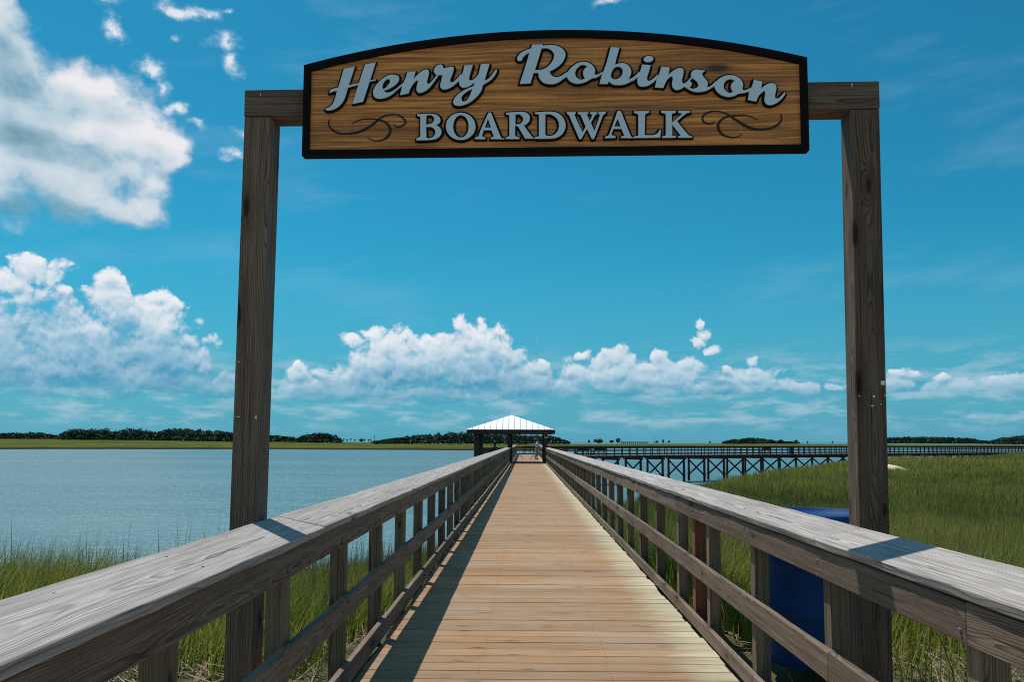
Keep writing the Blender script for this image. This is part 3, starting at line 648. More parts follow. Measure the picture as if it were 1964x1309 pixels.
bare = np.where(X < 0, np.clip((10.2 - Y) / 3.6, 0, 1), np.clip((9.2 - Y) / 3.6, 0, 1))
keep = (ed > 1.2 + nz_ * .8) & ~under & (rng.uniform(0, 1, len(X)) > bare * (.75 + .5 * nz_)) & ~((np.hypot(X - bx, Y - by) < .5))
insand = (((X - 40.4) / 3.4) ** 2 + ((Y - 94) / 3.) ** 2 < 1.); front = (Y > 72) & (Y < 94) & (X / Y > .35) & (X / Y < .465)
keep &= ~insand
X, Y, nz_, nz2 = X[keep], Y[keep], nz_[keep], nz2[keep]; Z = gz(X, Y)
Hh = (np.where(X < 0, .86, .95) + .25 * nz_ + .25 * nz2) * rng.uniform(.55, 1.2, len(X)) * (1 + .22 * field(X, Y, .8, 5.)) * (.45 + .55 * ssmooth(5.5, 11, Y)) * np.where(front[keep], .8, 1.)
Wd = .0085 * np.maximum(1, Y / 9) ** .9 * rng.uniform(.6, 1.4, len(X))
rnd = np.clip(.42 + .55 * nz2 + .35 * nz_ + .3 * ssmooth(30, 90, Y) + rng.normal(0, .20, len(X)) + .22 * field(X, Y, 1.1, 9.) + np.where(rng.uniform(0, 1, len(X)) < .05, .6, 0), 0, 1)
tag(blades('marsh_grass', X, Y, Z - .02, Hh, Wd, .17 + .22 * (1 - ssmooth(8, 14, Y)), M['grass'], rnd), kind='stuff', label='tall green cordgrass growing on both sides of the boardwalk', cat='grass')
print('blades', len(X))
# thin tan seed stalks standing above the grass on the left bank
n = 2600; Y = rng.uniform(9.5, 21, n); X = rng.uniform(-1.05, -.12, n) * Y; ys = np.interp(X, shore[:, 0], shore[:, 1]); kk = ((ys - Y) * .7 > 1.) & (X < XL - .4); X, Y = X[kk], Y[kk]
tag(blades('grass_stalks', X, Y, gz(X, Y), rng.uniform(.95, 1.45, len(X)), np.full(len(X), .011), .07, M['straw'], rng.uniform(.3, 1, len(X))), kind='stuff', label='thin tan seed stalks above the grass on the left bank', cat='grass')
# dead straw lying on the bank
n = 26000; X = rng.uniform(-7, 7, n); Y = rng.uniform(2.6, 9.2, n); az = rng.uniform(0, 2 * np.pi, n); Ls = rng.uniform(.12, .5, n); Xe = X + np.cos(az) * Ls; Ye = Y + np.sin(az) * Ls
kk = (((X < XL - .15) & (Xe < XL - .15)) | ((X > XR + .15) & (Xe > XR + .15))) & (np.hypot(X - bx, Y - by) > .37) & (np.hypot(Xe - bx, Ye - by) > .37)
X, Y, az, Ls = X[kk], Y[kk], az[kk], Ls[kk]; n_s = n = len(X); z0 = gz(X, Y) + rng.uniform(0, .05, n); tl = rng.normal(0, .12, n)
dx, dy = np.cos(az) * Ls, np.sin(az) * Ls; wx, wy = -np.sin(az) * .0028, np.cos(az) * .0028
Vv = np.stack([np.stack([X - wx, Y - wy, z0], -1), np.stack([X + wx, Y + wy, z0], -1), np.stack([X + dx + wx, Y + dy + wy, z0 + np.abs(tl) * Ls], -1), np.stack([X + dx - wx, Y + dy - wy, z0 + np.abs(tl) * Ls + .002], -1)], 1).reshape(-1, 3)
tag(rawmesh('straw_debris', Vv, np.arange(4 * n).reshape(-1, 4), M['straw'], {'rnd': np.repeat(rng.uniform(0, 1, n), 4), 'tip': np.zeros(4 * n)}), kind='stuff', label='dead tan straw lying on the ground beside the railings', cat='straw')

# ------------------------------------------------------------------ far pier on braced piles
pier = None
PO = Vector((11.08, 100.0, 0)); pa = Vector((.83, .56, 0)).normalized(); pn = Vector((-pa.y, pa.x, 0)); PL = 3.66; PW = 2.8
K0, K1 = -3.2, 46
pier = empty('pier', PO, 'long dark wooden pier on braced piles across the marsh', 'pier')
zd = -.17
def pp(k, wv, z): return PO + pa * (k * PL) + pn * wv + Vector((0, 0, z))
m = MB()
for k in np.arange(K0, K1, .0833): m.bar(pp(k + .04, -.05, zd), pp(k + .04, PW + .05, zd), .29, .04)
m.build('plank_deck', M['pierdeck'], pier)
for wv in (-.02, PW + .02):
    m = MB(); k = K0
    while k < K1: m.bar(pp(k, wv, zd - .16), pp(min(k + 2, K1) - .002, wv, zd - .16), .05, .26); k += 2
    m.build('stringer', M['dark'], pier)
    for nm, z, t, ww in (('top_rail', 1.12, .04, .16), ('upper_board', .98, .19, .04), ('middle_board', .62, .12, .04), ('bottom_board', .2, .12, .04)):
        m = MB(); k = K0
        while k < K1: m.bar(pp(k, wv, zd + z), pp(min(k + 2, K1) - .002, wv, zd + z), ww, t); k += 2
        m.build(nm, M['dark'], pier)
rest = MB(); cnt = 0
for k in np.arange(K0 + .05, K1, .3333):
    for wv in (-.09, PW + .09):
        if cnt < 96:
            m = MB(); m.bar(pp(k, wv, zd - .2), pp(k, wv, zd + 1.09), .1, .1, (1, 0, 0)); m.build('post', M['dark'], pier)
        else: rest.bar(pp(k, wv, zd - .2), pp(k, wv, zd + 1.09), .1, .1, (1, 0, 0))
        cnt += 1
rest.build('post_row', M['dark'], pier)['kind'] = 'stuff'
for k in range(-3, 40):
    zb_ = WZ - 1.2
    for wv in (0, PW):
        m = MB(); lz = random.uniform(-.02, .02)
        m.cyl(pp(k, wv, zb_), pp(k, wv + lz, zd - .3), .17, .15, 10)
        if k < 14: m.cyl(pp(k, wv, WZ + .75 + random.uniform(-.1, .1)), pp(k, wv, WZ + 1.05), .2, .2, 10)
        m.build('pile', M['dark'], pier, 0, True)
    m = MB(); m.bar(pp(k, -.35, zd - .42), pp(k, PW + .35, zd - .42), .2, .25); m.build('pile_cap', M['dark'], pier)
    for q, (z0, z1) in enumerate(((WZ + .95, zd - .55), (zd - .55, WZ + .95))):
        a = pp(k, .05, z0) + pa * (.17 if q else -.17); b_ = pp(k, PW - .05, z1) + pa * (.17 if q else -.17)
        m = MB(); m.bar(a, b_, .05, .2); m.build('cross_brace', M['dark'], pier)
# things on the pier
def onpier(px, wv=.5):
    u = (px - 1009) / F; k = (u * (PO.y + pn.y * wv) - PO.x - pn.x * wv) / (PL * (pa.x - u * pa.y)); return k
q = pp(onpier(1513, .5), .5, zd + .02)
b = MB(); b.lathe(q, [(.27, 0), (.29, .03), (.29, .3), (.3, .32), (.29, .34), (.29, .6), (.3, .62), (.29, .64), (.29, .86), (.3, .9), (.28, .93)], 20)
tag(b.build('barrel', M['barrel'], None, 0, True), 'small blue barrel standing on the far pier deck', 'barrel', 'blue barrels')
for px, lb in ((1118, 'dark bench on the far pier, nearer the pavilion'), (1150, 'dark bench on the far pier, left of the first open span'), (1466, 'dark bench on the far pier, just left of its blue barrel')):
    k = onpier(px); bn = empty('bench', pp(k, .75, zd + .02), lb, 'bench', 'benches on the far pier')
    m = MB(); m.bar(pp(k - .25, .78, zd + .46), pp(k + .25, .78, zd + .46), .42, .05); m.build('seat', M['dark'], bn)
    m = MB(); m.bar(pp(k - .25, .45, zd + .75), pp(k + .25, .45, zd + .75), .05, .36); m.build('backrest', M['dark'], bn)
    for dk in (-.22, .22):
        m = MB(); m.bar(pp(k + dk, .95, zd + .02), pp(k + dk, .42, zd + .9), .06, .09); m.bar(pp(k + dk, .5, zd + .02), pp(k + dk, .5, zd + .44), .06, .09, (1, 0, 0)); m.build('leg', M['dark'], bn)

# ------------------------------------------------------------------ pavilion
PX0, PX1, PYa, PYb = -4.08, 2.02, 56.4, 62.5
pv = empty('pavilion', (-1.03, 59.4, 0), 'open pavilion with a white metal hip roof at the end of the boardwalk', 'pavilion')
ze, za = 2.31, 3.40; cxp, cyp = (PX0 + PX1) / 2, (PYa + PYb) / 2
cor = [Vector((PX0, PYa, ze)), Vector((PX1, PYa, ze)), Vector((PX1, PYb, ze)), Vector((PX0, PYb, ze))]; ap = Vector((cxp, cyp, za))
me_v = [tuple(c) for c in cor] + [tuple(ap)] + [tuple(c - Vector((0, 0, .03))) for c in cor]
rf = rawmesh('roof', me_v, [(0, 1, 4), (1, 2, 4), (2, 3, 4), (3, 0, 4), (5, 8, 7), (5, 7, 6)], M['metalroof'], parent=pv)
m = MB()
for i in range(4):
    a, b_ = cor[i], cor[(i + 1) % 4]; L_ = (b_ - a).length; dirn = (b_ - a).normalized(); midp = (a + b_) / 2; upd = (ap - midp)
    nn = dirn.cross(upd).normalized()
    for s in np.arange(-L_ / 2 + .41, L_ / 2, .41):
        f_ = 1 - abs(s) / (L_ / 2); p0 = midp + dirn * s + nn * .012; m.bar(p0, p0 + upd * f_ * .985, .028, .02, nn)
    m.build('roof_seam', M['seam'], rf)
m = MB()
e = .02
m.bb(PX0 + e, PX1 - e, PYa + e, PYa + .06, ze - .27, ze - .035); m.bb(PX0 + e, PX1 - e, PYb - .06, PYb - e, ze - .27, ze - .035)
m.bb(PX0 + e, PX0 + .06, PYa + .062, PYb - .062, ze - .27, ze - .035); m.bb(PX1 - .06, PX1 - e, PYa + .062, PYb - .062, ze - .27, ze - .035)
m.build('fascia', M['dark'], pv)
m = MB()
for y in np.arange(PYa + .3, PYb - .2, .6): m.bb(PX0 + .1, PX1 - .1, y, y + .05, ze - .2, ze - .06)
m.build('rafters', M['dark'], pv)
m = MB()
for y in np.arange(56.6, 62.6, .19): m.bb(-3.85, XL - .14, y, y + .184, -.04, -.002)
m.build('plank_floor', M['pierdeck'], pv)
for X_, nm in ((-3.4, 0), (-.93, 1), (1.29, 2)):
    for Y_ in (57.0, 61.9):
        m = MB(); hw = .17 if nm == 0 else .12; x_ = X_ if nm == 0 else (XL + .14 - .2 if nm == 1 else XR + .0)
        m.bb(x_ - hw, x_ + hw, Y_ - hw, Y_ + hw, -.04 if nm else -4.5, ze - .2); m.build('pillar', M['dark'], pv, .01)
for z0, z1 in ((-.28, -.05), (.02, .24), (.25, .48), (.49, .72), (.73, .93), (.94, 1.06)):
    m = MB(); m.bb(-3.22, XL - .2, 56.95, 57.0, z0, z1); m.bb(-3.43, -3.38, 57.2, 61.7, z0, z1); m.build('side_board', M['dark'], pv, .004)
m = MB(); m.bb(-3.3, -1.3, 57.1, 57.55, .42, .46); m.bb(-3.25, -3.2, 57.15, 57.5, 0, .42); m.bb(-1.4, -1.35, 57.15, 57.5, 0, .42); m.build('bench_seat', M['dark'], pv)
a = atY(1047.5, 836.5, 56.86)
m = MB(); m.box((a.x, 56.865, a.z), (.24, .01, .34)); m.build('notice_plate', M['plate'], pv)
m = MB(); m.box((a.x, 56.857, a.z + .03), (.16, .004, .2)); m.build('notice_print', M['dark'], pv)
# lamp-free back rail where the walk meets the pier
m = MB()
rl = empty('end_railing', (.1, 96, 0), 'dark low railing closing the far end of the boardwalk', 'railing')
for z, t in ((.92, .05), (.80, .16), (.45, .1), (.06, .1)):
    m = MB(); m.bb(XL - .1, XR + .0, 96.05, 96.10, z - t / 2, z + t / 2); m.build('rail_board', M['dark'], rl)
for x in np.arange(XL - .05, XR + .1, .8):
    m = MB(); m.bb(x - .05, x + .05, 96.11, 96.2, -.3, .94); m.build('post', M['dark'], rl)

# ------------------------------------------------------------------ people
def body(name, joints, edges, mat, parent=None, sub=2):
    me = bpy.data.meshes.new(name); me.from_pydata([j[:3] for j in joints], edges, [])
    o = bpy.data.objects.new(name, me); col.objects.link(o)
    sk = o.modifiers.new('skin', 'SKIN'); sk.use_smooth_shade = True
    ss = o.modifiers.new('sub', 'SUBSURF'); ss.levels = sub; ss.render_levels = sub
    lay = me.skin_vertices[0] if me.skin_vertices else None
    if lay is None:
        bm = bmesh.new(); bm.from_mesh(me); bm.verts.layers.skin.verify(); bm.to_mesh(me); bm.free(); lay = me.skin_vertices[0]
    for i, j in enumerate(joints):
        lay.data[i].radius = (j[3], j[4] if len(j) > 4 else j[3]); lay.data[i].use_root = (i == 0)
    dg = bpy.context.evaluated_depsgraph_get(); m2 = bpy.data.meshes.new_from_object(o.evaluated_get(dg))
    o.modifiers.clear(); o.data = m2; m2.materials.clear(); m2.materials.append(mat); m2.polygons.foreach_set('use_smooth', [True] * len(m2.polygons))
    if parent: o.parent = parent
    return o
def person(loc, rz, pose, label, shirt, trous):
    """one skinned body, with head, arms, hands; clothes are children following it"""
    t = bpy.data.objects.new('person', None)
    if pose == 'stand':
        J = [(0, 0, .93, .13, .10), (0, .0, 1.12, .125, .09), (0, .02, 1.34, .15, .10), (0, .03, 1.47, .055, .055), (0, .06, 1.56, .075, .085), (0, .07, 1.66, .078, .09), (0, .06, 1.73, .05, .06),
             (-.17, .03, 1.40, .052), (-.23, .06, 1.15, .042), (-.13, .26, 1.08, .033), (-.09, .33, 1.09, .028), (.17, .03, 1.40, .052), (.23, .05, 1.14, .042), (.14, .25, 1.04, .033), (.10, .32, 1.05, .028),
             (-.09, 0, .86, .088), (-.10, .05, .48, .062), (-.10, -.03, .10, .042), (-.10, .12, .04, .036), (.09, 0, .86, .088), (.11, -.04, .48, .062), (.12, -.16, .10, .042), (.12, -.02, .04, .036)]
        E = [(0, 1), (1, 2), (2, 3), (3, 4), (4, 5), (5, 6), (2, 7), (7, 8), (8, 9), (9, 10), (2, 11), (11, 12), (12, 13), (13, 14), (0, 15), (15, 16), (16, 17), (17, 18), (0, 19), (19, 20), (20, 21), (21, 22)]
        o = body('person', J, E, M['skin'])
        g = 1.12
        sh = body('shirt', [(0, 0, .86, .158, .125), (0, 0, 1.1, .150, .112), (0, .02, 1.33, .172, .118), (0, .03, 1.44, .085, .08), (-.175, .03, 1.39, .072), (-.215, .05, 1.2, .062), (.175, .03, 1.39, .072), (.215, .04, 1.2, .062)],
                  [(0, 1), (1, 2), (2, 3), (2, 4), (4, 5), (2, 6), (6, 7)], shirt, o)
        body('trousers', [(0, 0, .93, .145, .115), (-.09, 0, .82, .108), (-.10, .05, .48, .086), (-.10, -.02, .13, .068), (.09, 0, .82, .108), (.11, -.04, .48, .086), (.12, -.15, .14, .068)], [(0, 1), (1, 2), (2, 3), (0, 4), (4, 5), (5, 6)], trous, o)
        fy = .0
        for sx, y0 in ((-.10, .02), (.12, -.12)):
            body('shoe', [(sx, y0 - .05, .045, .045, .045), (sx, y0 + .09, .035, .045, .036), (sx, y0 + .17, .03, .035, .028)], [(0, 1), (1, 2)], M['shoe'], o)
        hd = Vector((0, .06, 1.64))
    else:
        J = [(0, 0, .52, .15, .12), (0, -.03, .75, .13, .1), (0, -.02, .98, .155, .10), (0, 0, 1.10, .055), (0, .02, 1.19, .075, .085), (0, .03, 1.28, .08, .09), (0, .02, 1.36, .05, .06),
             (-.19, -.02, 1.02, .055), (-.26, .05, .76, .045), (-.16, .3, .68, .034), (-.1, .36, .66, .03), (.19, -.02, 1.02, .055), (.26, .05, .76, .045), (.16, .3, .68, .034), (.1, .36, .66, .03),
             (-.1, .08, .52, .09), (-.12, .46, .5, .066), (-.12, .5, .1, .045), (-.12, .62, .04, .036), (.1, .08, .52, .09), (.12, .46, .5, .066), (.12, .48, .1, .045), (.12, .6, .04, .036)]
        E = [(0, 1), (1, 2), (2, 3), (3, 4), (4, 5), (5, 6), (2, 7), (7, 8), (8, 9), (9, 10), (2, 11), (11, 12), (12, 13), (13, 14), (0, 15), (15, 16), (16, 17), (17, 18), (0, 19), (19, 20), (20, 21), (21, 22)]
        o = body('person', J, E, M['skin'])
        body('shirt', [(0, 0, .5, .17, .14), (0, -.03, .75, .15, .115), (0, -.02, .98, .178, .12), (0, 0, 1.08, .08), (-.19, -.02, 1.02, .075), (-.24, .03, .84, .065), (.19, -.02, 1.02, .075), (.24, .03, .84, .065)], [(0, 1), (1, 2), (2, 3), (2, 4), (4, 5), (2, 6), (6, 7)], shirt, o)
        body('trousers', [(0, .02, .53, .16, .125), (-.1, .12, .53, .11), (-.12, .46, .5, .088), (-.12, .5, .14, .07), (.1, .12, .53, .11), (.12, .46, .5, .088), (.12, .48, .14, .07)], [(0, 1), (1, 2), (2, 3), (0, 4), (4, 5), (5, 6)], trous, o)
        hd = Vector((0, .02, 1.27))
    # head details: hair, nose, ears, eyes
    def ball(name, c, r, mat):
        bm = bmesh.new(); bmesh.ops.create_uvsphere(bm, u_segments=16, v_segments=10, radius=1); me = bpy.data.meshes.new(name)
        for v_ in bm.verts: v_.co = Vector((v_.co.x * r[0] + c[0], v_.co.y * r[1] + c[1], v_.co.z * r[2] + c[2])); 
        for f_ in bm.faces: f_.smooth = True
        bm.to_mesh(me); bm.free(); me.materials.append(mat); b_ = bpy.data.objects.new(name, me); col.objects.link(b_); b_.parent = o
    ball('hair', hd + Vector((0, -.02, .045)), (.088, .1, .085), M['hair'])
    ball('nose', hd + Vector((0, .1, -.01)), (.014, .02, .018), M['skin'])
    for sx in (-1, 1):
        ball('ear', hd + Vector((sx * .083, .0, -.005)), (.012, .024, .032), M['skin']); ball('eye', hd + Vector((sx * .032, .085, .012)), (.011, .009, .009), M['dcloth'])
    bpy.data.objects.remove(t)
    o.location = loc; o.rotation_euler = (0, 0, rz)
    return tag(o, label, 'person')
person((.93, 70, 0), R(-100), 'stand', 'person in a white shirt and grey trousers standing on the walk beyond the pavilion', M['shirt'], M['trouser'])
person((-2.2, 58.6, 0), R(160), 'sit', 'person in dark clothes seated inside the pavilion, seen as a silhouette', M['dcloth'], M['dcloth'])
bn = empty('stool', (-2.2, 58.6, 0), 'low dark seat under the person in the pavilion', 'seat')
m = MB(); m.bb(-2.6, -1.8, 58.4, 58.85, .36, .40); m.build('seat', M['dark'], bn)
for x in (-2.55, -1.85):
    for y in (58.44, 58.8):
        m = MB(); m.bb(x - .03, x + .03, y - .03, y + .03, 0, .36); m.build('leg', M['dark'], bn)
# fishing rods propped on the far rail
for (a, b_, lb) in (((-.25, 70.2, .02), (-.75, 68.2, 1.02), 'thin fishing rod leaning on the left rail beyond the pavilion'), ((.35, 68.2, .02), (1.05, 70.0, 1.02), 'thin fishing rod leaning at the standing person')):
    rd = empty('fishing_rod', a, lb, 'fishing rod', 'fishing rods'); a, b_ = Vector(a), Vector(b_)
    m = MB(); m.cyl(a + (b_ - a) * .27, b_, .014, .006, 8); m.build('shaft', M['dcloth'], rd)
    m = MB(); m.cyl(a, a + (b_ - a) * .27, .022, .02, 8); m.build('grip', M['reddish'], rd)
    m = MB(); q = a + (b_ - a) * .3; m.cyl(q + Vector((-.05, 0, -.05)), q + Vector((.05, 0, -.05)), .045, .045, 10); m.build('reel', M['galv'], rd)

# ------------------------------------------------------------------ far trees
def leafquads(C, size, rnd):
    n = len(C); a = rng.normal(size=(n, 3)); a /= np.linalg.norm(a, axis=1)[:, None]; b = rng.normal(size=(n, 3)); b -= (a * b).sum(1)[:, None] * a; b /= np.linalg.norm(b, axis=1)[:, None]
    a = a * size[:, None]; b = b * size[:, None] * .7
    return np.stack([C - a - b * .4, C + b, C + a + b * .4, C - b], 1).reshape(-1, 3)
def crownpts(cx, cy, cz, rx, rz, n):
    p = rng.normal(size=(n, 3)); p /= np.linalg.norm(p, axis=1)[:, None]; p *= rng.uniform(.35, 1.0, n)[:, None] ** .5
    # lumpy outline
    k = 5; cc = rng.normal(size=(k, 3)); cc /= np.linalg.norm(cc, axis=1)[:, None]; lump = (p @ cc.T).max(1); p *= (.72 + .38 * np.clip(lump, 0, 1))[:, None]
    return np.stack([cx + p[:, 0] * rx, cy + p[:, 1] * rx, cz + p[:, 2] * rz], -1)
def groundfar(px, Yd, py):
    return atY(px, py, Yd)
def wood_mass(prof, Yd, name, label, dens=1.0, gap=0.):
    """prof: (px, top_y, base_y) silhouette of one far wood"""
    pr_ = np.array(prof, float); C = []; T = MB(); rs = []
    x = pr_[0, 0]; Sx = Yd / F
    while x < pr_[-1, 0]:
        top = np.interp(x, pr_[:, 0], pr_[:, 1]); bs = np.interp(x, pr_[:, 0], pr_[:, 2])
        for row in range(3):
            yd = Yd + row * 22 + random.uniform(-8, 8); h = (bs - top) * yd / F * random.uniform(.72, 1.06) * (1 if row else .92)
            q = atY(x + random.uniform(-3, 3), bs, yd); h = max(h, 1.2)
            rx = h * random.uniform(.26, .4) + .8; hi_ = gap and random.random() < gap; zc = q.z + h * (.64 if hi_ else .5); rz = h * (.34 if hi_ else .52)
            nn_ = int(120 * dens); C.append(crownpts(q.x, yd, zc, rx, rz, nn_)); rs.append(np.clip(rng.normal(random.uniform(.2, .75), .15, nn_), 0, 1))
            C.append(crownpts(q.x, yd - 3, q.z + h * .16, rx * 1.5, h * .26, nn_ // 2)); rs.append(np.clip(rng.normal(.35, .2, nn_ // 2), 0, 1))
            if row == 0: T.cyl((q.x, yd, q.z - 1.5), (q.x, yd, zc), .25, .15, 6)
        x += max(2.2, (bs - top) * .28) * random.uniform(.7, 1.2)
    C = np.concatenate(C); rs = np.concatenate(rs); sz = rng.uniform(.5, 1.25, len(C)) * (Yd / 800) ** .6
    V = leafquads(C, sz, rs)
    o = rawmesh(name, V, np.arange(len(V)).reshape(-1, 4), M['pine'], {'rnd': np.repeat(rs, 4), 'tip': np.zeros(len(V))})
    tag(o, label, 'woods', kind='stuff')
    T.build('trunks', M['trunk'], o)
    return o
wood_mass([(-160, 830, 841), (0, 831, 841), (70, 830, 841.5), (104, 835, 842), (118, 838, 842)], 900, 'far_woods', 'low dark wood at the far left behind the marsh')
wood_mass([(119, 829, 842.5), (140, 822, 842.5), (175, 822, 842.5), (205, 823, 842.5), (214, 830, 842.5), (222, 827, 842.5), (232, 826, 842.5), (242, 822, 843), (262, 821, 843), (284, 825, 843), (300, 832, 843.5), (314, 823, 844), (330, 821, 844), (360, 822, 844), (400, 825, 845), (440, 827, 845.5), (470, 829, 846), (500, 832, 846), (530, 836, 846), (562, 839, 846.5)], 820, 'far_woods', 'long dark pine wood behind the marsh at the left post', gap=.5)
wood_mass([(571, 842, 847.5), (585, 834, 847.5), (605, 830, 847.5), (628, 831, 847.5), (642, 836, 847.5), (653, 845, 848)], 860, 'far_woods', 'rounded dark grove left of the row of palms', gap=.25)
wood_mass([(718, 848, 849.5), (750, 842, 849.5), (780, 837, 849.5), (830, 833, 849.5), (868, 829, 849.5), (876, 826.5, 849.5), (890, 830, 849.5), (930, 831, 850), (980, 833, 850), (1040, 834, 850.5), (1060, 837, 850.5), (1078, 843, 850.5), (1090, 849, 850.5)], 820, 'far_woods', 'long dark wooded rise behind the pavilion')
wood_mass([(1388, 848, 850.5), (1405, 844, 850.5), (1425, 841.5, 850.5), (1445, 840, 850.5), (1465, 842, 850.5), (1478, 846, 850.5), (1530, 848.6, 850.7)], 1700, 'far_woods', 'small domed wooded island beyond the far pier', 1.3)
wood_mass([(1640, 841, 849.5), (1702, 839.5, 849.5), (1760, 838.5, 849.5), (1830, 839.5, 850), (1868, 842, 850), (1880, 846, 850.5), (1903, 846.5, 850.5)], 1250, 'far_woods', 'level dark wood right of the right sign post', 1.2)
wood_mass([(1904, 846, 850.8), (1922, 840, 850.8), (1945, 837, 851), (1964, 834.5, 851), (2060, 831, 851.5), (2150, 835, 852)], 1150, 'far_woods', 'dark wood rising toward the right edge of the marsh', 1.2)
def lone(px, top, bs, Yd, wpx, name, label, group, style='round'):
    q = atY(px, bs, Yd); h = (bs - top) * Yd / F; rx = wpx * Yd / F / 2
    t = empty(name, q, label, 'tree', group)
    if style == 'palm': zc, rz = q.z + h * .80, h * .24
    else: zc, rz = q.z + h * .56, h * .46
    nn_ = 260; C = crownpts(q.x, q.y, zc, rx, rz, nn_); rs = np.clip(rng.normal(.4, .2, nn_), 0, 1)
    V = leafquads(C, rng.uniform(.25, .5, nn_) * rx * .55, rs)
    rawmesh('crown', V, np.arange(len(V)).reshape(-1, 4), M['pine'], {'rnd': np.repeat(rs, 4), 'tip': np.zeros(len(V))}, t)
    m = MB(); m.cyl((q.x, q.y, q.z - 1), (q.x, q.y, zc), .3, .2, 7); m.build('trunk', M['trunk'], t)
pl = [653.4, 659.4, 666, 673, 680.5, 699.5, 707, 711]
pt = [842.6, 842.0, 843.4, 841.8, 843.6, 842.6, 843.4, 842.8]
od = ['first', 'second', 'third', 'fourth', 'fifth', 'sixth', 'seventh', 'eighth']
for i, (px, ty) in enumerate(zip(pl, pt)):
    lone(px, ty, 848.5, 900, 3.4, 'palm_tree', f'{od[i]} from the left of the small palms on the far marsh', 'palms in a row on the far marsh', 'palm')
lone(693, 842, 848.5, 900, 9, 'bush_tree', 'round low tree between the two runs of small palms', None)
for px, ty, w_, lb in ((1129.6, 843.8, 5, 'narrow upright dark tree right of the pavilion on the far marsh'), (1148, 843.3, 18, 'low wide dark clump of tree between the upright tree and the long bridge'), (1173, 845, 9, 'small round tree touching the taller one at the bridge end'), (1185, 840.6, 10, 'tallest round tree at the left end of the long low bridge'),
        (1260, 846, 6, 'tiny dark tree just right of the utility pole'), (1272, 844, 5, 'cone shaped dark tree right of the utility pole'), (1283, 845, 4.5, 'smaller cone shaped dark tree right of the utility pole'),
        (1478, 844, 14, 'broad dark tree at the right foot of the domed island'), (1497, 844.5, 11, 'dark round tree standing second right of the domed island'), (1527, 844, 6, 'lone small tree above the barrel on the pier'), (1362, 847, 4, 'tiny tree left of the domed island'), (1549, 846.8, 3.5, 'tiny tree on the horizon between the pier barrel and the right sign post'), (1597, 846.6, 3.5, 'tiny tree on the horizon close to the right sign post')):
    lone(px, ty, 850.6, 1100, w_, 'marsh_tree', lb, 'lone trees on the far marsh')
for px, ty, bs, lb in ((1254.7, 840, 853.5, 'thin dark utility pole on the far marsh right of the long bridge'), (718, 835, 848.5, 'thin faint mast beside the wooded rise')):
    q = atY(px, bs, 800); h = (bs - ty) * 800 / F
    m = MB(); m.cyl(q, q + Vector((0, 0, h)), .26, .18, 8); m.bar(q + Vector((-.9, 0, h * .9)), q + Vector((.9, 0, h * .9)), .12, .14)
    tag(m.build('utility_pole', M['trunk']), lb, 'pole', 'poles on the far marsh')
br = empty('bridge', atY(1215, 850, 1500), 'long low bridge on the horizon between the far trees', 'bridge')
a, b_ = atY(1190, 848.6, 1500), atY(1243, 848.8, 1500)
m = MB(); m.bar(a, b_, 8, 1.2); m.build('bridge_deck', M['concrete'], br)
for i in range(14):
    q = a.lerp(b_, (i + .5) / 14); m = MB(); m.bb(q.x - .5, q.x + .5, q.y - 2, q.y + 2, -4, q.z - .6); m.build('bridge_pier', M['concrete'], br)

# ------------------------------------------------------------------ sky, clouds, sun
SD = Vector((-.325, .33, 1)).normalized(); SEL = math.asin(SD.z); SAZ = math.atan2(SD.x, SD.y)
sd = bpy.data.lights.new('sun', 'SUN'); sd.energy = 4.2; sd.angle = R(.53); sd.color = (1, .95, .87)
so = bpy.data.objects.new('sun', sd); col.objects.link(so); so.rotation_euler = (-SD).to_track_quat('-Z', 'Y').to_euler(); so.location = (-20, 20, 60)
wd_ = bpy.data.worlds.new('World'); scn.world = wd_; wd_.use_nodes = True
nt = wd_.node_tree; n = N(nt); bg = nt.nodes['Background']; bg.inputs[1].default_value = .1
sky = n.n('ShaderNodeTexSky', sky_type='NISHITA'); sky.sun_disc = False; sky.sun_elevation = SEL; sky.sun_rotation = SAZ; sky.altitude = 0; sky.air_density = 1.; sky.dust_density = .6; sky.ozone_density = 1.5
dirv = n.n('ShaderNodeTexCoord').outputs['Generated']
x, y, z = n.sep(dirv)[:3]
az = n.m('ARCTAN2', x, y); el = n.m('DIVIDE', z, n.m('MAXIMUM', n.m('SQRT', n.m('ADD', n.m('MULTIPLY', x, x), n.m('MULTIPLY', y, y))), .05))
uv = n.com(az, el)
TINT = (.105, .79, .90)
def sk(px, py):
    d_ = ray(px, py); return math.atan2(d_.x, d_.y), d_.z / math.hypot(d_.x, d_.y)
def blobs(pvec, lst, k=.25):
    cur = None
    for (px, py, rx, ry) in lst:
        u_, w_ = sk(px, py); sx_, sy_ = F / rx, F / ry
        dd = n.v('LENGTH', n.v('MULTIPLY_ADD', pvec, (sx_, sy_, 0.), (-u_ * sx_, -w_ * sy_, 0.)), out='v')
        cur = dd if cur is None else n.m('SMOOTH_MIN', cur, dd, k)
    return n.m('SUBTRACT', 1., cur)
near = [(-30, 40, 70, 150), (40, 100, 70, 95), (120, 165, 100, 70), (200, 190, 70, 62), (30, 250, 200, 120), (200, 250, 110, 70), (292, 278, 86, 44), (285, 388, 64, 52), (290, 340, 40, 40), (150, 368, 150, 62), (-20, 350, 150, 90), (230, 320, 100, 66), (120, 325, 140, 70), (215, 395, 110, 44), (320, 300, 40, 36),
        (284, 132, 34, 34), (318, 168, 30, 24), (343, 66, 24, 16), (430, 92, 38, 24), (445, 128, 30, 30), (352, 212, 36, 20), (392, 240, 34, 16), (350, 14, 74, 22), (395, 22, 50, 18), (205, 0, 50, 20), (440, 26, 26, 9), (466, 258, 22, 18), (450, 304, 40, 20), (1190, -2, 66, 14), (215, 55, 26, 34)]
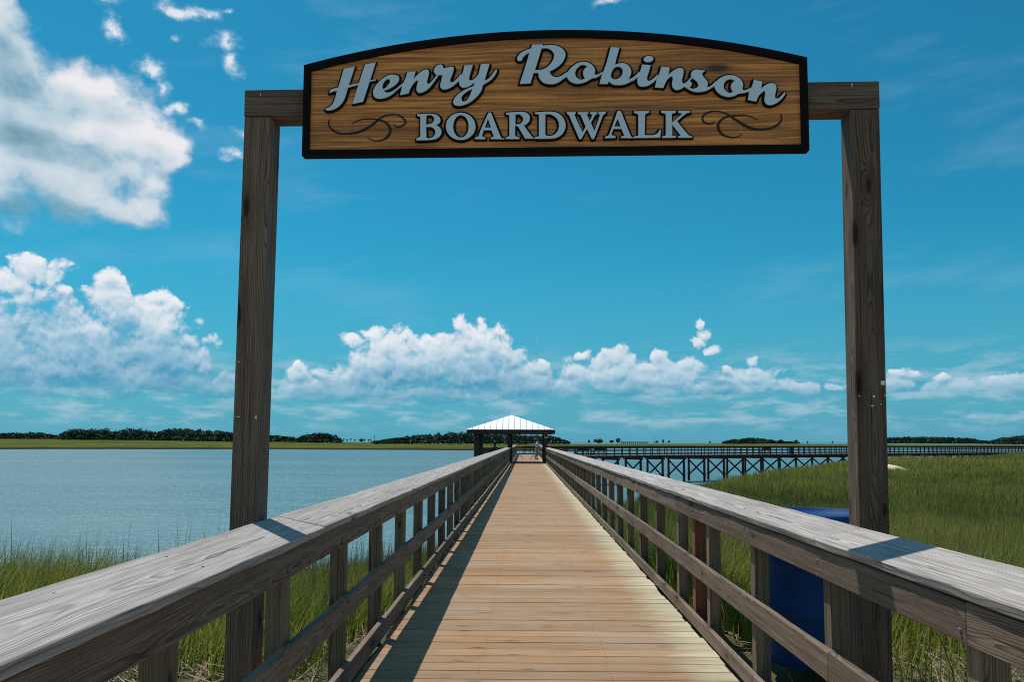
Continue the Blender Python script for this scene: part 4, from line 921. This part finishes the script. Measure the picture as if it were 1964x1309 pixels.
cum = [(76, 508, 46, 26), (60, 520, 34, 22), (14, 548, 34, 30), (35, 585, 40, 40), (20, 640, 62, 80), (211, 540, 24, 22), (203, 572, 44, 32), (300, 570, 30, 20), (320, 590, 20, 16), (134, 562, 15, 16), (146, 600, 48, 34), (220, 612, 90, 42), (290, 630, 60, 44), (110, 668, 70, 48), (200, 680, 130, 66), (310, 690, 66, 50), (100, 715, 100, 36), (230, 725, 170, 34), (360, 690, 34, 22), (395, 705, 20, 22), (385, 735, 60, 22), (436, 745, 40, 16),
       (676, 652, 20, 15), (713, 642, 25, 17), (735, 660, 40, 28), (785, 645, 30, 20), (800, 668, 44, 30), (884, 632, 18, 22), (926, 632, 14, 20), (905, 652, 44, 34), (962, 640, 22, 22), (965, 670, 26, 40), (850, 690, 130, 48), (740, 715, 120, 40), (930, 725, 120, 46), (990, 690, 24, 16), (1036, 705, 26, 16), (572, 702, 13, 15), (565, 720, 24, 18), (616, 716, 17, 15), (620, 738, 44, 22), (558, 745, 28, 22), (660, 752, 120, 22), (800, 757, 160, 22), (1010, 745, 120, 28), (1080, 742, 46, 22),
       (1118, 684, 20, 11), (1150, 697, 26, 14), (1182, 684, 26, 18), (1205, 696, 24, 20), (1112, 712, 30, 22), (1150, 724, 52, 22), (1262, 682, 20, 15), (1262, 704, 60, 16), (1312, 698, 30, 15), (1250, 728, 96, 20), (1190, 745, 130, 18), (1340, 622, 8, 12), (1350, 636, 15, 10), (1343, 654, 14, 13), (1368, 673, 15, 9), (1440, 692, 18, 12), (1444, 710, 30, 13), (1392, 712, 14, 11), (1384, 728, 26, 10), (1440, 738, 60, 14), (1520, 745, 40, 12),
       (1604, 743, 20, 7), (1722, 716, 18, 7), (1748, 720, 14, 7), (1706, 738, 20, 12), (1808, 724, 16, 6), (1830, 735, 26, 9), (1852, 740, 18, 9), (1896, 742, 22, 11), (1950, 740, 26, 9)]
cum = [(a_, b_, c_ * 1.18, d_ * 1.2) for a_, b_, c_, d_ in cum] + [(170, 640, 110, 60), (300, 690, 110, 60), (20, 700, 110, 70), (800, 700, 120, 60), (930, 690, 90, 60), (1000, 735, 110, 34), (622, 750, 66, 26), (700, 730, 120, 40), (1180, 715, 70, 34), (1290, 715, 70, 30), (1080, 748, 70, 26), (1365, 748, 70, 18), (1530, 748, 60, 14), (1440, 722, 50, 22), (1430, 742, 90, 18), (1720, 735, 34, 18), (1830, 742, 60, 16), (1930, 735, 60, 18)]
def layer(lst, vscale, amp, nscale, warp, dl, dl2, det, edge, kk, bias, nam=0.):
    def fieldat(off):
        p0 = n.v('ADD', uv, off) if off else uv
        nz = n.n('ShaderNodeTexNoise', noise_dimensions='2D'); n.inp(nz, 'Vector', p0); n.inp(nz, 'Scale', nscale); n.inp(nz, 'Detail', 5.); n.inp(nz, 'Roughness', .6)
        p1 = n.v('MULTIPLY_ADD', n.v('SUBTRACT', nz.outputs[1], (.5, .5, .5)), (warp, warp, 0.), p0)
        h = blobs(p1, lst, kk)
        if amp: h = n.m('ADD', h, n.m('MULTIPLY', n.m('SUBTRACT', bias, n.vor(p1, vscale, 'SMOOTH_F1', det, .58, '2D', .5)), amp))
        if nam: h = n.m('MULTIPLY_ADD', n.m('SUBTRACT', n.noise(n.v('MULTIPLY', p0, (1., 1.25, 1.)), vscale * 1.7, 7., .62, '2D'), .5), nam, h)
        return h
    h0 = fieldat(None)
    h1 = fieldat((-.32 * dl, dl, 0.)) if dl else h0
    h2 = fieldat((-.32 * dl2, dl2, 0.)) if dl2 else h0
    return h0, n.m('SUBTRACT', h0, h1), n.m('SUBTRACT', h0, h2), n.ramp(h0, edge[0], edge[1])
S10 = 10.
def c10(r, g, b): return tuple(((v / 255) / 12.92 if v < 10 else (((v / 255) + .055) / 1.055) ** 2.4) * S10 for v in (r, g, b))
# clear sky tinted toward the photograph's cyan
skyc = n.mix(1., sky.outputs[0], TINT + (1.,), 'MULTIPLY')
hz = n.ramp(el, -.02, .26, 1., 0.)
skyc = n.mix(n.m('MULTIPLY', hz, .80), skyc, c10(92, 162, 194))
# soft streaks low over the horizon
st = n.noise(n.com(n.m('MULTIPLY', az, 15.), n.m('MULTIPLY', el, 62.)), 1., 6., .62, '2D')
band = n.m('MULTIPLY', n.ramp(el, .005, .03), n.ramp(el, .065, .125, 1., 0.))
sth = n.m('MULTIPLY', n.ramp(st, .42, .70), band)
skyc = n.mix(n.m('MULTIPLY', sth, .6), skyc, c10(176, 203, 220))
std = n.m('MULTIPLY', n.ramp(n.noise(n.com(n.m('MULTIPLY', az, 7.), n.m('MULTIPLY_ADD', el, 55., 9.)), 1., 5., .6, '2D'), .5, .75), band)
skyc = n.mix(n.m('MULTIPLY', std, .45), skyc, c10(84, 158, 188))
# thin high streaks
ci = n.noise(n.com(n.m('ADD', n.m('MULTIPLY', az, 3.), n.m('MULTIPLY', el, 2.)), n.m('SUBTRACT', n.m('MULTIPLY', el, 13.), n.m('MULTIPLY', az, 1.6))), 1., 6., .6, '2D')
skyc = n.mix(n.m('MULTIPLY', n.ramp(ci, .52, .8), n.ramp(el, .08, .25, .10, .15)), skyc, c10(170, 205, 226))
scrap = near[15:]
hw_, _, _, aw = layer(scrap, 16., 0., 14., .05, 0, 0, 3., (.05, 1.1), .3, .5, 2.2)
skyc = n.mix(n.m('MULTIPLY', aw, .9), skyc, n.mix(n.ramp(hw_, .3, 1.1), c10(150, 196, 222), c10(236, 237, 243)))
rc = n.noise(n.v('MULTIPLY', dirv, (1., 1., 1.6)), 2.4, 5., .6)  # unseen cloud behind the camera and overhead, added to whiten the fill light
skyc = n.mix(n.m('MULTIPLY', n.m('MULTIPLY', n.ramp(rc, .46, .64), n.ramp(n.m('MULTIPLY_ADD', z, -.55, y), -.15, -.5)), n.ramp(z, .02, .12)), skyc, c10(174, 180, 186))
nt.links.new(skyc, bg.inputs[0])
shader = bg.outputs[0]
def gate(px0, py0, px1, py1, emin=None):
    """1 inside a window of the sky (in azimuth / elevation), so each bank of cloud is only worked out where it stands"""
    a0, _ = sk(px0, (py0 + py1) / 2); a1, _ = sk(px1, (py0 + py1) / 2); e1 = max(sk(px0, py0)[1], sk(px1, py0)[1]); e0 = min(sk(px0, py1)[1], sk(px1, py1)[1])
    e0 = emin or e0
    g = n.m('MULTIPLY', n.m('GREATER_THAN', az, a0), n.m('LESS_THAN', az, a1))
    return n.m('MULTIPLY', g, n.m('MULTIPLY', n.m('GREATER_THAN', el, e0), n.m('LESS_THAN', el, e1)))
def bank(win, lst, kind, e0=None):
    global shader
    if kind == 'cum':
        h, e1, e2, al = layer(lst, 30., .80, 22., .022, .006, .05, 3.2, (-.06, .34), .3, .75, .42)
        low = n.ramp(el, .045, .135)
        deep = n.ramp(h, .55, 1.15)
        lit = n.m('ADD', n.m('MULTIPLY_ADD', e1, .56, .08), n.ramp(e2, -.6, 1.7, 0., .66, 'LINEAR'))
        lit = n.m('MULTIPLY', n.m('SUBTRACT', lit, n.m('MULTIPLY', deep, .24)), n.ramp(low, 0., 1., .45, 1., 'LINEAR'), clamp=True)
        cc = n.mix(n.ramp(lit, 0., .45, 0., 1., 'LINEAR'), n.mix(low, c10(66, 146, 182), c10(108, 170, 203)), c10(178, 206, 224))
        cc = n.mix(n.ramp(lit, .40, .95, 0., 1., 'LINEAR'), cc, c10(240, 241, 246))
        al = n.m('MULTIPLY', al, n.m('MULTIPLY', n.ramp(el, .03, .08, .15, 1.), .94))
        al = n.m('MULTIPLY', al, n.ramp(az, .03, .12, 1., .84))
    elif kind == 'near':
        h, e1, e2, al = layer(lst, 7.5, .65, 9., .05, .016, .08, 4.5, (-.08, .5), .38, .74, .75)
        deep = n.ramp(h, .55, 1.35)
        gl = n.noise(uv, 7., 4., .6, '2D')
        sh_ = n.ramp(n.m('ADD', blobs(uv, [(20, 110, 60, 120), (90, 190, 80, 50), (190, 205, 80, 34), (30, 260, 130, 28), (110, 300, 90, 24), (40, 400, 110, 30)], .3), n.m('SUBTRACT', gl, .5)), -.15, .8, 0., .55)
        deep = n.m('ADD', deep, sh_)
        lit = n.m('SUBTRACT', n.m('ADD', n.m('MULTIPLY_ADD', e1, .42, .47), n.ramp(e2, -.6, 1.2, 0., .55, 'LINEAR')), n.m('MULTIPLY', deep, .58), clamp=True)
        cc = n.mix(n.ramp(lit, 0., .5, 0., 1., 'LINEAR'), c10(100, 146, 162), c10(176, 202, 217))
        cc = n.mix(n.ramp(lit, .45, 1., 0., 1., 'LINEAR'), cc, c10(240, 238, 240))
        al = n.m('MULTIPLY', al, .96)
    b2 = n.n('ShaderNodeBackground'); b2.inputs[1].default_value = .1
    nt.links.new(n.mix(al, skyc, cc), b2.inputs[0])
    mx = n.n('ShaderNodeMixShader'); nt.links.new(gate(*win, e0), mx.inputs[0]); nt.links.new(shader, mx.inputs[1]); nt.links.new(b2.outputs[0], mx.inputs[2]); shader = mx.outputs[0]
# a cumulus bank low on the left, one in the middle, two to the right; a big near cloud high on the left with its scraps
bank((-400, 440, 520, 830), [b_ for b_ in cum if b_[0] < 500 and b_[1] < 800], 'cum')
bank((505, 540, 1572, 830), [b_ for b_ in cum if 500 < b_[0] < 1560], 'cum')
bank((1575, 670, 2050, 830), [b_ for b_ in cum if b_[0] > 1560], 'cum')
bank((-400, -500, 540, 470), near[:15], 'near', .213)
nt.links.new(shader, nt.nodes['World Output'].inputs[0])
wd_.cycles.sampling_method = 'NONE'

# ------------------------------------------------------------------ render settings
scn.view_settings.view_transform = 'Standard'; scn.view_settings.look = 'None'; scn.view_settings.exposure = 0; scn.view_settings.gamma = 1
scn.render.engine = 'CYCLES'; scn.cycles.use_denoising = False; scn.cycles.filter_width = 1.05; scn.cycles.max_bounces = 6; scn.cycles.diffuse_bounces = 3; scn.cycles.transparent_max_bounces = 4
scn.cycles.use_adaptive_sampling = True; scn.cycles.adaptive_threshold = .01
